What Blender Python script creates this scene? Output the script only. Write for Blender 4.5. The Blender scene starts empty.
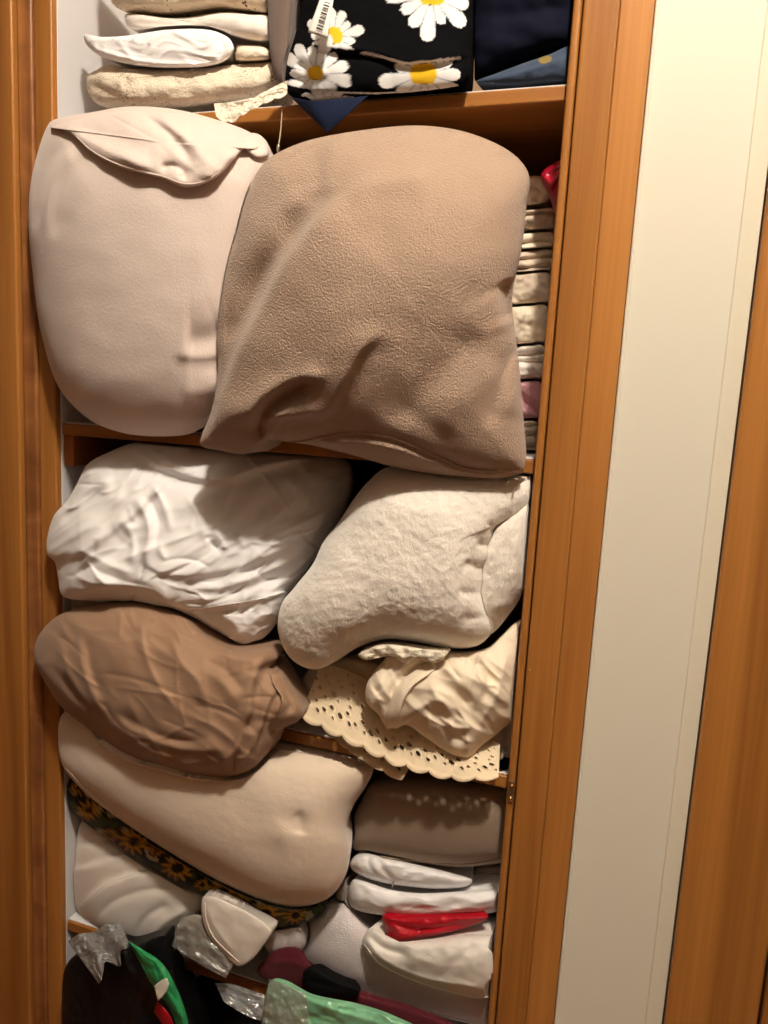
import bpy, bmesh, math, random
import numpy as np
from mathutils import Vector, Matrix
from mathutils.bvhtree import BVHTree

random.seed(4)
S = bpy.context.scene
COL = S.collection

# ------------------------------------------------------------------ camera
F_PX = 760.0
CAM = np.array([0.0, -0.9, 1.5])
RM = np.array([[0.94409026, 0.10003058, -0.31414562],
               [0.32521045, -0.12606614, 0.93720088],
               [0.05414562, -0.98696566, -0.1515488]])
cd = bpy.data.cameras.new('camera')
cam = bpy.data.objects.new('camera', cd)
COL.objects.link(cam)
cd.sensor_fit = 'VERTICAL'
cd.sensor_height = 24.0
cd.lens = 24.0 * F_PX / 1024.0
cd.clip_start = 0.02
M3 = Matrix((RM @ np.array([[1, 0, 0], [0, -1, 0], [0, 0, -1]])).tolist())
cam.matrix_world = Matrix.Translation(Vector(CAM)) @ M3.to_4x4()
S.camera = cam


def P(q, Y):
    """points of the vertical plane(s) y = Y seen at photo positions q (n,2)"""
    q = np.atleast_2d(np.asarray(q, float))
    r = np.stack([q[:, 0] - 384, q[:, 1] - 512, np.full(len(q), F_PX)], 1) @ RM.T
    t = (np.asarray(Y) - CAM[1]) / r[:, 1]
    return CAM + r * t[:, None]


# --------------------------------------------------------------- wardrobe measures
XL, XR = -0.8035, -0.1185           # inner faces of the side panels
SH_B = [1.8285, 1.4180, 1.0205, 0.6180, 0.216]   # undersides of the shelves
SH_T = [z + 0.0185 for z in SH_B]
YB = 0.52                            # inner face of the back panel
COMP = {1: (SH_T[0], 2.25), 2: (SH_T[1], SH_B[0]), 3: (SH_T[2], SH_B[1]), 4: (SH_T[3], SH_B[2]), 5: (SH_T[4], SH_B[3])}

# ------------------------------------------------------------------ numeric helpers


def hash2(ix, iy, seed):
    h = (ix.astype(np.int64) * 374761393 + iy.astype(np.int64) * 668265263 + seed * 1442695041) & 0xFFFFFFFF
    h = ((h ^ (h >> 13)) * 1274126177) & 0xFFFFFFFF
    return ((h ^ (h >> 16)) & 0xFFFF) / 65535.0


def gn(x, y, seed=0):
    """gradient noise, about -1..1"""
    ix, iy = np.floor(x), np.floor(y)
    fx, fy = x - ix, y - iy
    u, v = fx * fx * fx * (fx * (fx * 6 - 15) + 10), fy * fy * fy * (fy * (fy * 6 - 15) + 10)
    out = 0
    for dx in (0, 1):
        for dy in (0, 1):
            a = hash2(ix + dx, iy + dy, seed) * 2 * math.pi
            g = np.cos(a) * (fx - dx) + np.sin(a) * (fy - dy)
            out = out + g * (u if dx else 1 - u) * (v if dy else 1 - v)
    return out * 1.5


def fbm(x, y, o=4, seed=0):
    s, a = 0, 1.0
    for i in range(o):
        s = s + a * gn(x * 2 ** i, y * 2 ** i, seed + i * 7)
        a *= 0.5
    return s


def ridge(x, y, seed=0, k=3.0):
    return np.clip(1 - np.abs(gn(x, y, seed)) * 1.6, 0, 1) ** k


def cat(pts, n=8, closed=False):
    p = np.asarray(pts, float)
    m = len(p)
    out = []
    segs = m if closed else m - 1
    for i in range(segs):
        if closed:
            a, b, c, d = p[(i - 1) % m], p[i], p[(i + 1) % m], p[(i + 2) % m]
        else:
            a, b, c, d = p[max(i - 1, 0)], p[i], p[i + 1], p[min(i + 2, m - 1)]
        # centripetal-like tangents keep tight corners tight
        l0, l1, l2 = [max(np.linalg.norm(v[:2]), 1e-6) for v in (b - a, c - b, d - c)]
        t1 = (c - a) / (l0 + l1) * l1 if l0 > 1e-5 else (c - b)
        t2 = (d - b) / (l1 + l2) * l1 if l2 > 1e-5 else (c - b)
        for k in range(n):
            t = k / n
            out.append((2 * t**3 - 3 * t**2 + 1) * b + (t**3 - 2 * t**2 + t) * t1 + (-2 * t**3 + 3 * t**2) * c + (t**3 - t**2) * t2)
    if not closed:
        out.append(p[-1])
    return np.array(out)


def resample(p, n, closed=False):
    q = np.vstack([p, p[:1]]) if closed else p
    d = np.r_[0, np.cumsum(np.linalg.norm(np.diff(q[:, :2], axis=0), axis=1))]
    t = np.linspace(0, d[-1], n + (1 if closed else 0))
    if closed:
        t = t[:-1]
    return np.stack([np.interp(t, d, q[:, i]) for i in range(q.shape[1])], 1)


def near_line(q, pts):
    """signed distance to a polyline and the position 0..1 along it (sign + = right hand side of the travel)"""
    c = cat(pts, 6)
    a, b = c[:-1], c[1:]
    ab = b - a
    L = np.linalg.norm(ab, axis=1)
    cum = np.r_[0, np.cumsum(L)]
    best = np.full(len(q), 1e9)
    sg = np.ones(len(q))
    tt = np.zeros(len(q))
    for i in range(len(a)):
        ap = q - a[i]
        t = np.clip((ap @ ab[i]) / (L[i] ** 2 + 1e-12), 0, 1)
        d = np.linalg.norm(ap - t[:, None] * ab[i], axis=1)
        s = ab[i][0] * ap[:, 1] - ab[i][1] * ap[:, 0]
        m = d < best
        best[m] = d[m]
        sg[m] = np.sign(s[m])
        tt[m] = ((cum[i] + t * L[i]) / cum[-1])[m]
    return best, sg, tt


def crease_field(q, creases):
    h = np.zeros(len(q))
    for cr in creases:
        kind, pts, w, amp = cr[:4]
        w2 = cr[4] if len(cr) > 4 else 30
        p = np.asarray(pts, float)
        m = (q[:, 0] > p[:, 0].min() - 4 * max(w, w2)) & (q[:, 0] < p[:, 0].max() + 4 * max(w, w2)) & \
            (q[:, 1] > p[:, 1].min() - 4 * max(w, w2)) & (q[:, 1] < p[:, 1].max() + 4 * max(w, w2))
        if not m.any():
            continue
        d, s, t = near_line(q[m], p)
        tap = np.clip(np.minimum(t, 1 - t) / 0.22, 0, 1)
        tap = tap * tap * (3 - 2 * tap)
        if kind == 'v':
            e = -amp * np.exp(-(np.sqrt(d * d + 0.25 * w * w) - 0.5 * w) / (0.75 * w))
        elif kind == 'r':
            e = amp * np.exp(-(np.sqrt(d * d + 0.25 * w * w) - 0.5 * w) / (0.75 * w))
        else:   # a fold lying over what is next to it: raised on one side (R or L of the travel), falling away softly
            sd = d * s * (1 if kind == 'sR' else -1)
            e = amp * 0.5 * (1 + np.tanh((sd - 0.2 * w) / (0.7 * w))) * np.exp(-np.maximum(sd, 0) / w2) - 0.3 * amp * np.exp(-((sd + 1.8 * w) / (1.8 * w)) ** 2)
        h[m] += e * tap
    return h


def dot_field(q, dots):
    h = np.zeros(len(q))
    for x, y, r, a in dots:
        h += a * np.exp(-((q[:, 0] - x) ** 2 + (q[:, 1] - y) ** 2) / r ** 2)
    return h


# ------------------------------------------------------------------ object helpers
SOLID = []     # (name, BVH, lo, hi) of the soft things built so far


def link(name, me, parent=None):
    o = bpy.data.objects.new(name, me)
    COL.objects.link(o)
    if parent is not None:
        o.parent = parent
        o.matrix_parent_inverse = parent.matrix_world.inverted()
    return o


def tag(o, label=None, cat_=None, group=None, kind=None):
    if label:
        o['label'] = label
    if cat_:
        o['category'] = cat_
    if group:
        o['group'] = group
    if kind:
        o['kind'] = kind
    return o


def empty(name, loc):
    o = bpy.data.objects.new(name, None)
    o.location = loc
    o.empty_display_size = 0.05
    COL.objects.link(o)
    bpy.context.view_layer.update()
    return o


def mesh_obj(name, V, Fc, mat, parent=None, base=True, cols=None, smooth=True, fix=True):
    V = np.asarray(V, float)
    if base and parent is None:
        org = np.array([(V[:, 0].min() + V[:, 0].max()) / 2, (V[:, 1].min() + V[:, 1].max()) / 2, V[:, 2].min()])
    elif parent is not None:
        org = np.array(parent.matrix_world.translation)
    else:
        org = np.zeros(3)
    me = bpy.data.meshes.new(name)
    me.from_pydata((V - org).tolist(), [], Fc)
    if cols is not None:
        at = me.color_attributes.new('print', 'FLOAT_COLOR', 'POINT')
        at.data.foreach_set('color', np.c_[cols, np.ones(len(cols))].astype(np.float32).ravel())
    if fix:      # faces look outwards
        T_ = np.array([(f[0], f[i], f[i + 1]) for f in Fc for i in range(1, len(f) - 1)])
        A_ = V - V.mean(0)
        if np.einsum('ij,ij->i', A_[T_[:, 0]], np.cross(A_[T_[:, 1]], A_[T_[:, 2]])).sum() < 0:
            me.flip_normals()
    me.materials.append(mat)
    if smooth:
        me.polygons.foreach_set('use_smooth', [True] * len(me.polygons))
    o = bpy.data.objects.new(name, me)
    COL.objects.link(o)
    if parent is not None:
        o.parent = parent
    else:
        o.location = org
    bpy.context.view_layer.update()
    return o


def world_mesh(o):
    me = o.data
    n = len(me.vertices)
    a = np.empty(n * 3, np.float32)
    me.vertices.foreach_get('co', a)
    V = a.reshape(-1, 3) @ np.array(o.matrix_world.to_3x3()).T + np.array(o.matrix_world.translation)
    return V, [tuple(p.vertices) for p in me.polygons]


def bvh_of(o):
    V, Fc = world_mesh(o)
    return BVHTree.FromPolygons([tuple(v) for v in V], Fc), V.min(0), V.max(0)


def push_out(V, gap=0.003, skip=(), iters=6, faces=None):
    """let cloth give way where it would run into what already lies there; the give spreads a little over the cloth"""
    E_ = None
    if faces is not None:
        f4 = np.array([f if len(f) == 4 else (*f, f[-1]) for f in faces])
        E_ = np.vstack([f4[:, [0, 1]], f4[:, [1, 2]], f4[:, [2, 3]], f4[:, [3, 0]]])
        E_ = E_[E_[:, 0] != E_[:, 1]]
        deg = np.bincount(E_.ravel(), minlength=len(V)).astype(float)
    for it in range(iters):
        moved = np.zeros(len(V), bool)
        V0 = V.copy()
        for nm, b, lo, hi in SOLID:
            if nm in skip:
                continue
            idx = np.where(((V > lo - gap) & (V < hi + gap)).all(1))[0]
            for i in idx:
                v = Vector(V[i])
                loc, nr, _, d = b.find_nearest(v, 0.2)
                if loc is None:
                    continue
                sd = (v - loc).dot(nr)
                if sd < 0 or d < gap * 0.8:
                    V[i] = np.array(loc + nr * gap)
                    moved[i] = True
        if not moved.any():
            break
        if E_ is not None and it < iters - 2:
            D = V - V0
            for _ in range(3):
                A = np.zeros_like(D)
                for k in range(3):
                    A[:, k] = np.bincount(E_[:, 0], D[E_[:, 1], k], len(V)) + np.bincount(E_[:, 1], D[E_[:, 0], k], len(V))
                A /= np.maximum(deg, 1)[:, None]
                D = np.where(moved[:, None], D, A * 0.85)
            V = V0 + D
    return V


TH = -0.026     # everything of the cloth further in than this has to fit between the boards


def clamp(V, comp, wall=True):
    z0, z1 = COMP[comp]
    e = 0.004
    ins = V[:, 1] > TH
    V[ins, 2] = np.clip(V[ins, 2], z0 + e, z1 - e)
    V[ins, 0] = np.clip(V[ins, 0], XL + e, XR - e)
    V[:, 1] = np.minimum(V[:, 1], YB - e)
    return V


_DISK = {}


def disk(K):
    """a square grid of (2K+1)^2 points bent into a disk: radius and turn of each, faces, rim indices in order"""
    if K in _DISK:
        return _DISK[K]
    n = 2 * K + 1
    jj, ii = np.meshgrid(np.arange(-K, K + 1), np.arange(-K, K + 1))
    r = np.maximum(np.abs(ii), np.abs(jj))
    t = np.zeros(r.shape)
    rs = np.maximum(r, 1)
    m = (jj == r)                                  # right side, going up in i
    t[m] = (ii[m] / rs[m])
    m2 = (ii == r) & ~m
    t[m2] = 2 - jj[m2] / rs[m2]
    m3 = (jj == -r) & ~m & ~m2
    t[m3] = 4 - ii[m3] / rs[m3]
    m4 = (ii == -r) & ~m & ~m2 & ~m3
    t[m4] = 6 + jj[m4] / rs[m4]
    t = (t % 8) / 8
    idx = np.arange(n * n).reshape(n, n)
    Fc = [(int(idx[i, j]), int(idx[i, j + 1]), int(idx[i + 1, j + 1]), int(idx[i + 1, j])) for i in range(n - 1) for j in range(n - 1)]
    rim = [(i, j) for i in range(n) for j in range(n) if r[i, j] == K]
    rim.sort(key=lambda ij: t[ij[0], ij[1]])
    rim = np.array([idx[i, j] for i, j in rim])
    _DISK[K] = (r / K, t, Fc, rim)
    return _DISK[K]


def disk_points(out, c, K, crowd=1.45):
    r, t, Fc, rim = disk(K)
    fine_ = cat(out, 10, True)
    n8 = 8 * K * 4
    o2 = resample(fine_, n8, True)
    k = (t.ravel() * n8).round().astype(int) % n8
    if c is None:
        nxt = np.roll(o2, -1, 0)
        cr = o2[:, 0] * nxt[:, 1] - nxt[:, 0] * o2[:, 1]
        c = ((o2 + nxt) * cr[:, None]).sum(0) / (3 * cr.sum())
    c = np.asarray(c, float)
    rr = 1 - (1 - r.ravel()) ** crowd
    q = c + rr[:, None] * (o2[k] - c)
    return q, rr, c


def dome(out, q, R=144):
    """height of a film blown up over the outline (0..1), read at q"""
    o = resample(cat(out, 8, True), 400, True)
    lo, hi = o.min(0) - 4, o.max(0) + 4
    u = None
    for n in (36, 72, R):
        xs = np.linspace(lo[0], hi[0], n)
        ys = np.linspace(lo[1], hi[1], n)
        X, Y = np.meshgrid(xs, ys)
        ins = np.zeros((n, n), bool)
        x1, y1 = o[:, 0], o[:, 1]
        x2, y2 = np.roll(x1, -1), np.roll(y1, -1)
        for i in range(n):
            yy = ys[i]
            c = (y1 > yy) != (y2 > yy)
            if c.any():
                xc = x1[c] + (yy - y1[c]) / (y2[c] - y1[c]) * (x2[c] - x1[c])
                ins[i] = (np.sum(xc[None] > xs[:, None], 1) % 2) == 1
        if u is None:
            u = np.zeros((n, n))
        else:
            m = u.shape[0]
            k = np.linspace(0, m - 1, n)
            u = np.array([np.interp(k, np.arange(m), r) for r in u])
            u = np.array([np.interp(k, np.arange(m), r) for r in u.T]).T
        dx, dy = ((xs[1] - xs[0]) / 100) ** 2, ((ys[1] - ys[0]) / 100) ** 2
        w = 1 / (2 / dx + 2 / dy)
        for _ in range(500 if n < R else 250):
            g = np.pad(u, 1)
            u = ((g[1:-1, :-2] + g[1:-1, 2:]) / dx + (g[:-2, 1:-1] + g[2:, 1:-1]) / dy + 1) * w
            u[~ins] = 0
    h = np.sqrt(np.clip(u / u.max(), 0, 1))
    for _ in range(6):
        g = np.pad(h, 1, mode='edge')
        h = (g[1:-1, :-2] + g[1:-1, 2:] + g[:-2, 1:-1] + g[2:, 1:-1] + 2 * h) / 6
    fx = np.clip((q[:, 0] - lo[0]) / (hi[0] - lo[0]) * (R - 1), 0, R - 1.001)
    fy = np.clip((q[:, 1] - lo[1]) / (hi[1] - lo[1]) * (R - 1), 0, R - 1.001)
    ix, iy = fx.astype(int), fy.astype(int)
    ax, ay = fx - ix, fy - iy
    return (h[iy, ix] * (1 - ax) + h[iy, ix + 1] * ax) * (1 - ay) + (h[iy + 1, ix] * (1 - ax) + h[iy + 1, ix + 1] * ax) * ay


def swell(rr, q, out, p, pz):
    A = np.maximum(1 - rr ** max(4.5, 2 * p), 0) ** (1 / max(2.2, pz))
    b0 = 0.30 if p < 3 else (0.5 if p < 4 else 0.75)
    return A * (b0 + (1 - b0) * dome(out, q))


def bundle(name, out, Y, bulge, back, mat, comp, c=None, gap=0.004, p=2.6, tilt=(0, 0), creases=(), dots=(), noise=None,
           nr=44, nt=0, nb=20, bs=0.82, parent=None, colfn=None, push=True, skip=(), solid=True, lean=1.0, fine=None, pz=None, blur=14):
    """a soft body: its outline stands at depth Y (tilted by tilt per 100 px), the front swells by bulge, the rest reaches back"""
    back, bs = back * 0.5, min(bs, 0.76)
    K = max(8, int(nr * 0.72))
    r_, t_, Fq, rimi = disk(K)
    nt = len(rimi)
    q, rr, c = disk_points(out, c, K)
    hh = swell(rr, q, out, p, pz or p)

    def Yq(q):
        return Y + tilt[0] * (q[:, 0] - c[0]) / 100 + tilt[1] * (q[:, 1] - c[1]) / 100
    base = P(q, Yq(q))
    mid = P(c[None], Y)[0]
    d = CAM - mid
    d /= np.linalg.norm(d)
    d = lean * d + (1 - lean) * np.array([0, -1.0, 0])
    d /= np.linalg.norm(d)
    fade = np.clip(hh / 0.35, 0, 1)
    disp = bulge * hh
    extra = crease_field(q, creases) + dot_field(q, dots)
    if noise is not None:
        extra = extra + noise(q)
    disp = disp + extra * fade
    if fine is not None:
        disp = disp + fine(q) * np.clip(hh / 0.15, 0.0, 1)
    V = [base + d * disp[:, None]]
    rim = base[rimi]
    cw = P(c[None], Yq(c[None]))[0]
    for k in range(1, nb + 1):
        t = k / nb
        sc = 1 - (1 - bs) * t ** 1.5
        if k == nb:
            sc *= 0.93
        ring = cw * np.array([1, 0, 1]) + (rim - cw * np.array([1, 0, 1])) * np.array([sc, 1, sc])
        if k <= 2:   # where the cloth hangs over the edge of the boards it turns the corner there
            f_ = (rim[:, 1] < TH - 0.001) & bool(comp)
            yr = np.where(f_, TH + (-0.0006 if k == 1 else 0.0006), rim[:, 1] + 0.002 * k)
        else:
            y2 = np.maximum(rim[:, 1] + 0.004, TH + 0.0006) if comp else rim[:, 1] + 0.0045
            yr = y2 + (np.maximum(rim[:, 1] + back, y2 + 0.002) - y2) * (k - 2) / (nb - 2)
        ring[:, 1] = yr
        V.append(ring)
    V.append(V[-1].mean(0)[None])
    V = np.vstack(V)
    Fc = list(Fq)
    n1 = len(q)
    prev = [int(x) for x in rimi]
    for k in range(nb):
        cur = [n1 + k * nt + j for j in range(nt)]
        for j in range(nt):
            j2 = (j + 1) % nt
            Fc.append((prev[j], cur[j], cur[j2], prev[j2]))
        prev = cur
    e = len(V) - 1
    for j in range(nt):
        Fc.append((e, prev[(j + 1) % nt], prev[j]))
    if comp:
        V = clamp(V, comp)
    if push:
        V = push_out(V, gap=gap, skip=skip, faces=Fc)
        if comp:
            V = clamp(V, comp)
    cols = None
    if colfn is not None:
        cc = colfn(q)
        cols = np.vstack([cc] + [cc[rimi]] * nb + [cc[rimi].mean(0)[None]])
    ob = mesh_obj(name, V, Fc, mat, parent, cols=cols)
    if solid:
        b, lo, hi = bvh_of(ob)
        SOLID.append((ob.name, b, lo, hi))
    return ob


def strokes(n, box_, ang, spread, length, w, amp, seed, focus=None, bend=0.5, kinds='rv'):
    """wrinkles of thin cloth: many short bent creases that roughly share a direction (or run towards a point)"""
    rg = np.random.RandomState(seed)
    out = []
    for _ in range(n):
        x, y = rg.uniform(box_[0], box_[2]), rg.uniform(box_[1], box_[3])
        a = ang + rg.normal(0, spread)
        if focus is not None:
            a = math.atan2(focus[1] - y, focus[0] - x) + rg.normal(0, spread)
        L = length * rg.uniform(0.5, 1.5)
        k = rg.normal(0, bend)
        pts = []
        m = 5
        px, py = x - math.cos(a) * L / 2, y - math.sin(a) * L / 2
        for i in range(m):
            pts.append((px, py))
            aa = a + k * (i / (m - 1) - 0.5) * 2
            px += math.cos(aa) * L / (m - 1)
            py += math.sin(aa) * L / (m - 1)
        kd = kinds[rg.randint(len(kinds))]
        out.append((kd, pts, w * rg.uniform(0.7, 1.4), amp * rg.uniform(0.4, 1.3)))
    return out


def hit_points(q, target, dflt=None):
    """where the lines of sight at q meet the front of the target (points beyond it take their neighbours' depth)"""
    b = target if isinstance(target, BVHTree) else bvh_of(target)[0]
    r = np.stack([q[:, 0] - 384, q[:, 1] - 512, np.full(len(q), F_PX)], 1) @ RM.T
    r /= np.linalg.norm(r, axis=1)[:, None]
    T = np.full(len(q), np.nan)
    for i in range(len(q)):
        loc, nr, _, dist = b.ray_cast(Vector(CAM), Vector(r[i]))
        if loc is not None:
            T[i] = dist
    bad = np.isnan(T)
    if bad.all():
        T[:] = 1.0
    elif bad.any():
        g = np.where(~bad)[0]
        for i in np.where(bad)[0]:
            T[i] = T[g[np.argmin(((q[g] - q[i]) ** 2).sum(1))]]
    return r, T


def overlay(name, out, target, thick, mat, parent, nr=26, nt=0, p=3.5, sink=0.002, creases=(), noise=None, c=None, colfn=None):
    """a flap of cloth lying on another body: follows its surface, has its own rounded thickness"""
    K = max(6, int(nr * 0.72))
    r_, t_, Fq, rimi = disk(K)
    q, rr, c = disk_points(out, c, K, 1.6)
    hh = np.maximum(1 - rr ** p, 0) ** (1 / p)
    r, T = hit_points(q, target)
    n_ = 2 * K + 1
    G = T.reshape(n_, n_)
    for _ in range(4):
        B = np.pad(G, 1, mode='edge')
        G = (B[:-2, 1:-1] + B[2:, 1:-1] + B[1:-1, :-2] + B[1:-1, 2:] + 2 * G) / 6
    T = np.minimum(G.ravel(), T + 0.002)
    ex = crease_field(q, creases) * np.clip(hh / 0.4, 0, 1)
    if noise is not None:
        ex = ex + noise(q) * np.clip(hh / 0.4, 0, 1)
    up = thick * hh + ex
    n = len(q)
    V = np.vstack([CAM + r * (T - up)[:, None], CAM + r * (T + sink)[:, None]])
    Fc = list(Fq) + [tuple(n + i for i in f[::-1]) for f in Fq]
    m = len(rimi)
    for j in range(m):
        a_, b_ = int(rimi[j]), int(rimi[(j + 1) % m])
        Fc.append((a_, n + a_, n + b_, b_))
    cols = None
    if colfn is not None:
        cc = colfn(q)
        cols = np.vstack([cc, cc])
    return mesh_obj(name, V, Fc, mat, parent, cols=cols)


def tube_mesh(C, rad, ns=8):
    C = np.asarray(C, float)
    n = len(C)
    R = np.full(n, rad) if np.isscalar(rad) else np.asarray(rad)
    T = np.gradient(C, axis=0)
    T /= np.linalg.norm(T, axis=1)[:, None] + 1e-12
    up = np.array([0, 0, 1.0]) if abs(T[0, 2]) < 0.9 else np.array([1.0, 0, 0])
    V = []
    for i in range(n):
        s = np.cross(T[i], up)
        s /= np.linalg.norm(s) + 1e-12
        up = np.cross(s, T[i])
        for k in range(ns):
            a = 2 * math.pi * k / ns
            V.append(C[i] + R[i] * (math.cos(a) * s + math.sin(a) * up))
    Fc = []
    for i in range(n - 1):
        for k in range(ns):
            k2 = (k + 1) % ns
            Fc.append((i * ns + k, i * ns + k2, (i + 1) * ns + k2, (i + 1) * ns + k))
    Fc.append(tuple(range(ns))[::-1])
    Fc.append(tuple((n - 1) * ns + k for k in range(ns)))
    return V, Fc


def seam(name, pts, target, rad, mat, parent, n=60):
    """a hem or piping along a line on the surface of a body"""
    q = resample(cat(pts, 8), n)
    r, T = hit_points(q, target)
    for _ in range(2):
        T[1:-1] = (T[:-2] + T[1:-1] + T[2:]) / 3
    C = CAM + r * (T - rad * 0.3)[:, None]
    rr = rad * np.sin(np.linspace(0.15, math.pi - 0.15, n)) ** 0.3
    V, Fc = tube_mesh(C, rr)
    return mesh_obj(name, V, Fc, mat, parent)


def sheet(name, A, B, mat, parent=None, nu=60, nv=30, disp=None, thick=0.0015, holes=None, scal=None, colfn=None, solid=False, mids=None, comp=None, push=False):
    """a hanging or lying piece of cloth, film or paper spanned between two edges given as (px, py, depth)"""
    rows = [resample(cat(A, 8), nu + 1)] + [resample(cat(m, 8), nu + 1) for m in (mids or [])] + [resample(cat(B, 8), nu + 1)]
    W = [P(r[:, :2], r[:, 2]) for r in rows]
    if len(W) == 2:
        v = np.linspace(0, 1, nv + 1)
        G = W[0][None] * (1 - v)[:, None, None] + W[1][None] * v[:, None, None]
    else:
        st = np.stack(W, 0)
        k = len(W)
        G = np.array([cat_rows(st, t) for t in np.linspace(0, k - 1, nv + 1)])
    u, v = np.meshgrid(np.linspace(0, 1, nu + 1), np.linspace(0, 1, nv + 1))
    dirs = CAM - G.reshape(-1, 3).mean(0)
    dirs /= np.linalg.norm(dirs)
    if scal is not None:
        dv = G[-1] - G[0]
        G = G + (scal(u) * v ** 6)[..., None] * dv[None]
    if disp is not None:
        G = G + dirs * disp(u, v)[..., None]
    V = G.reshape(-1, 3)
    if comp:
        V = clamp(V, comp)
    if push:
        V = push_out(V, gap=0.004)
    Fc = []
    for j in range(nv):
        for i in range(nu):
            if holes is not None and holes((i + 0.5) / nu, (j + 0.5) / nv):
                continue
            a = j * (nu + 1) + i
            Fc.append((a, a + 1, a + nu + 2, a + nu + 1))
    cols = colfn(u.ravel(), v.ravel()) if colfn is not None else None
    ob = mesh_obj(name, V, Fc, mat, parent, cols=cols, fix=False)
    # face the viewer's side
    md = ob.modifiers.new('thickness', 'SOLIDIFY')
    md.thickness = thick
    md.offset = 0.0
    if solid:
        b, lo, hi = bvh_of(ob)
        SOLID.append((ob.name, b, lo, hi))
    return ob


def cat_rows(st, t):
    k = len(st)
    i = min(int(t), k - 2)
    f = t - i
    a, b, c, d = st[max(i - 1, 0)], st[i], st[i + 1], st[min(i + 2, k - 1)]
    t1, t2 = (c - a) / 2, (d - b) / 2
    return (2 * f**3 - 3 * f**2 + 1) * b + (f**3 - 2 * f**2 + f) * t1 + (-2 * f**3 + 3 * f**2) * c + (f**3 - f**2) * t2


def box(name, lo, hi, mat, parent=None, bev=0.0015, seg=2, base=True):
    bm = bmesh.new()
    bmesh.ops.create_cube(bm, size=1)
    lo, hi = np.array(lo, float), np.array(hi, float)
    for v in bm.verts:
        v.co = Vector((lo + hi) / 2 + np.array(v.co) * (hi - lo))
    if bev:
        bmesh.ops.bevel(bm, geom=bm.edges[:], offset=bev, segments=seg, profile=0.5, affect='EDGES')
    V = np.array([v.co[:] for v in bm.verts])
    Fc = [tuple(v.index for v in f.verts) for f in bm.faces]
    bm.free()
    return mesh_obj(name, V, Fc, mat, parent, base=base, smooth=False)


# ------------------------------------------------------------------ materials
def lin(r, g, b):
    return tuple(((c / 255) / 12.92 if c / 255 <= 0.04045 else ((c / 255 + 0.055) / 1.055) ** 2.4) for c in (r, g, b))


def newmat(name):
    m = bpy.data.materials.new(name)
    m.use_nodes = True
    nt = m.node_tree
    b = nt.nodes['Principled BSDF']
    return m, nt, b


def N(nt, t, **k):
    n = nt.nodes.new(t)
    for a, v in k.items():
        if a in n.inputs:
            n.inputs[a].default_value = v
        else:
            setattr(n, a, v)
    return n


def coords(nt, scale=(1, 1, 1), rot=(0, 0, 0)):
    tc = N(nt, 'ShaderNodeTexCoord')
    mp = N(nt, 'ShaderNodeMapping')
    mp.inputs['Scale'].default_value = scale
    mp.inputs['Rotation'].default_value = rot
    nt.links.new(tc.outputs['Object'], mp.inputs[0])
    return mp.outputs[0]


def fabric(name, col, var=0.08, bumps=((900, 0.5, 0.0006, 2),), sheen=0.3, rough=0.9, stretch=(1, 1, 1), printed=False, weave=None, sss=0.0, vs=9):
    m, nt, b = newmat(name)
    b.inputs['Roughness'].default_value = rough
    b.inputs['Specular IOR Level'].default_value = 0.15 if sheen > 0 else 0.06
    b.inputs['Sheen Weight'].default_value = sheen
    b.inputs['Sheen Roughness'].default_value = 0.5
    vec = coords(nt, stretch)
    if printed:
        at = N(nt, 'ShaderNodeVertexColor', layer_name='print')
        src = at.outputs['Color']
    else:
        nz = N(nt, 'ShaderNodeTexNoise', Scale=vs, Detail=3.0)
        nt.links.new(vec, nz.inputs['Vector'])
        mx = N(nt, 'ShaderNodeMix', data_type='RGBA')
        mx.inputs['A'].default_value = (*[c * (1 - var) for c in col], 1)
        mx.inputs['B'].default_value = (*[min(1, c * (1 + var)) for c in col], 1)
        nt.links.new(nz.outputs['Fac'], mx.inputs['Factor'])
        src = mx.outputs['Result']
    nt.links.new(src, b.inputs['Base Color'])
    prev = None
    for sc, st, dist, det in bumps:
        nz = N(nt, 'ShaderNodeTexNoise', Scale=sc, Detail=float(det), Roughness=0.6)
        nt.links.new(vec, nz.inputs['Vector'])
        bp = N(nt, 'ShaderNodeBump', Strength=st, Distance=dist)
        nt.links.new(nz.outputs['Fac'], bp.inputs['Height'])
        if prev is not None:
            nt.links.new(prev, bp.inputs['Normal'])
        prev = bp.outputs['Normal']
    if weave:
        vo = N(nt, 'ShaderNodeTexVoronoi', Scale=weave[0])
        nt.links.new(vec, vo.inputs['Vector'])
        bp = N(nt, 'ShaderNodeBump', Strength=weave[1], Distance=weave[2])
        nt.links.new(vo.outputs['Distance'], bp.inputs['Height'])
        if prev is not None:
            nt.links.new(prev, bp.inputs['Normal'])
        prev = bp.outputs['Normal']
    if prev is not None:
        nt.links.new(prev, b.inputs['Normal'])
    return m


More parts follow.
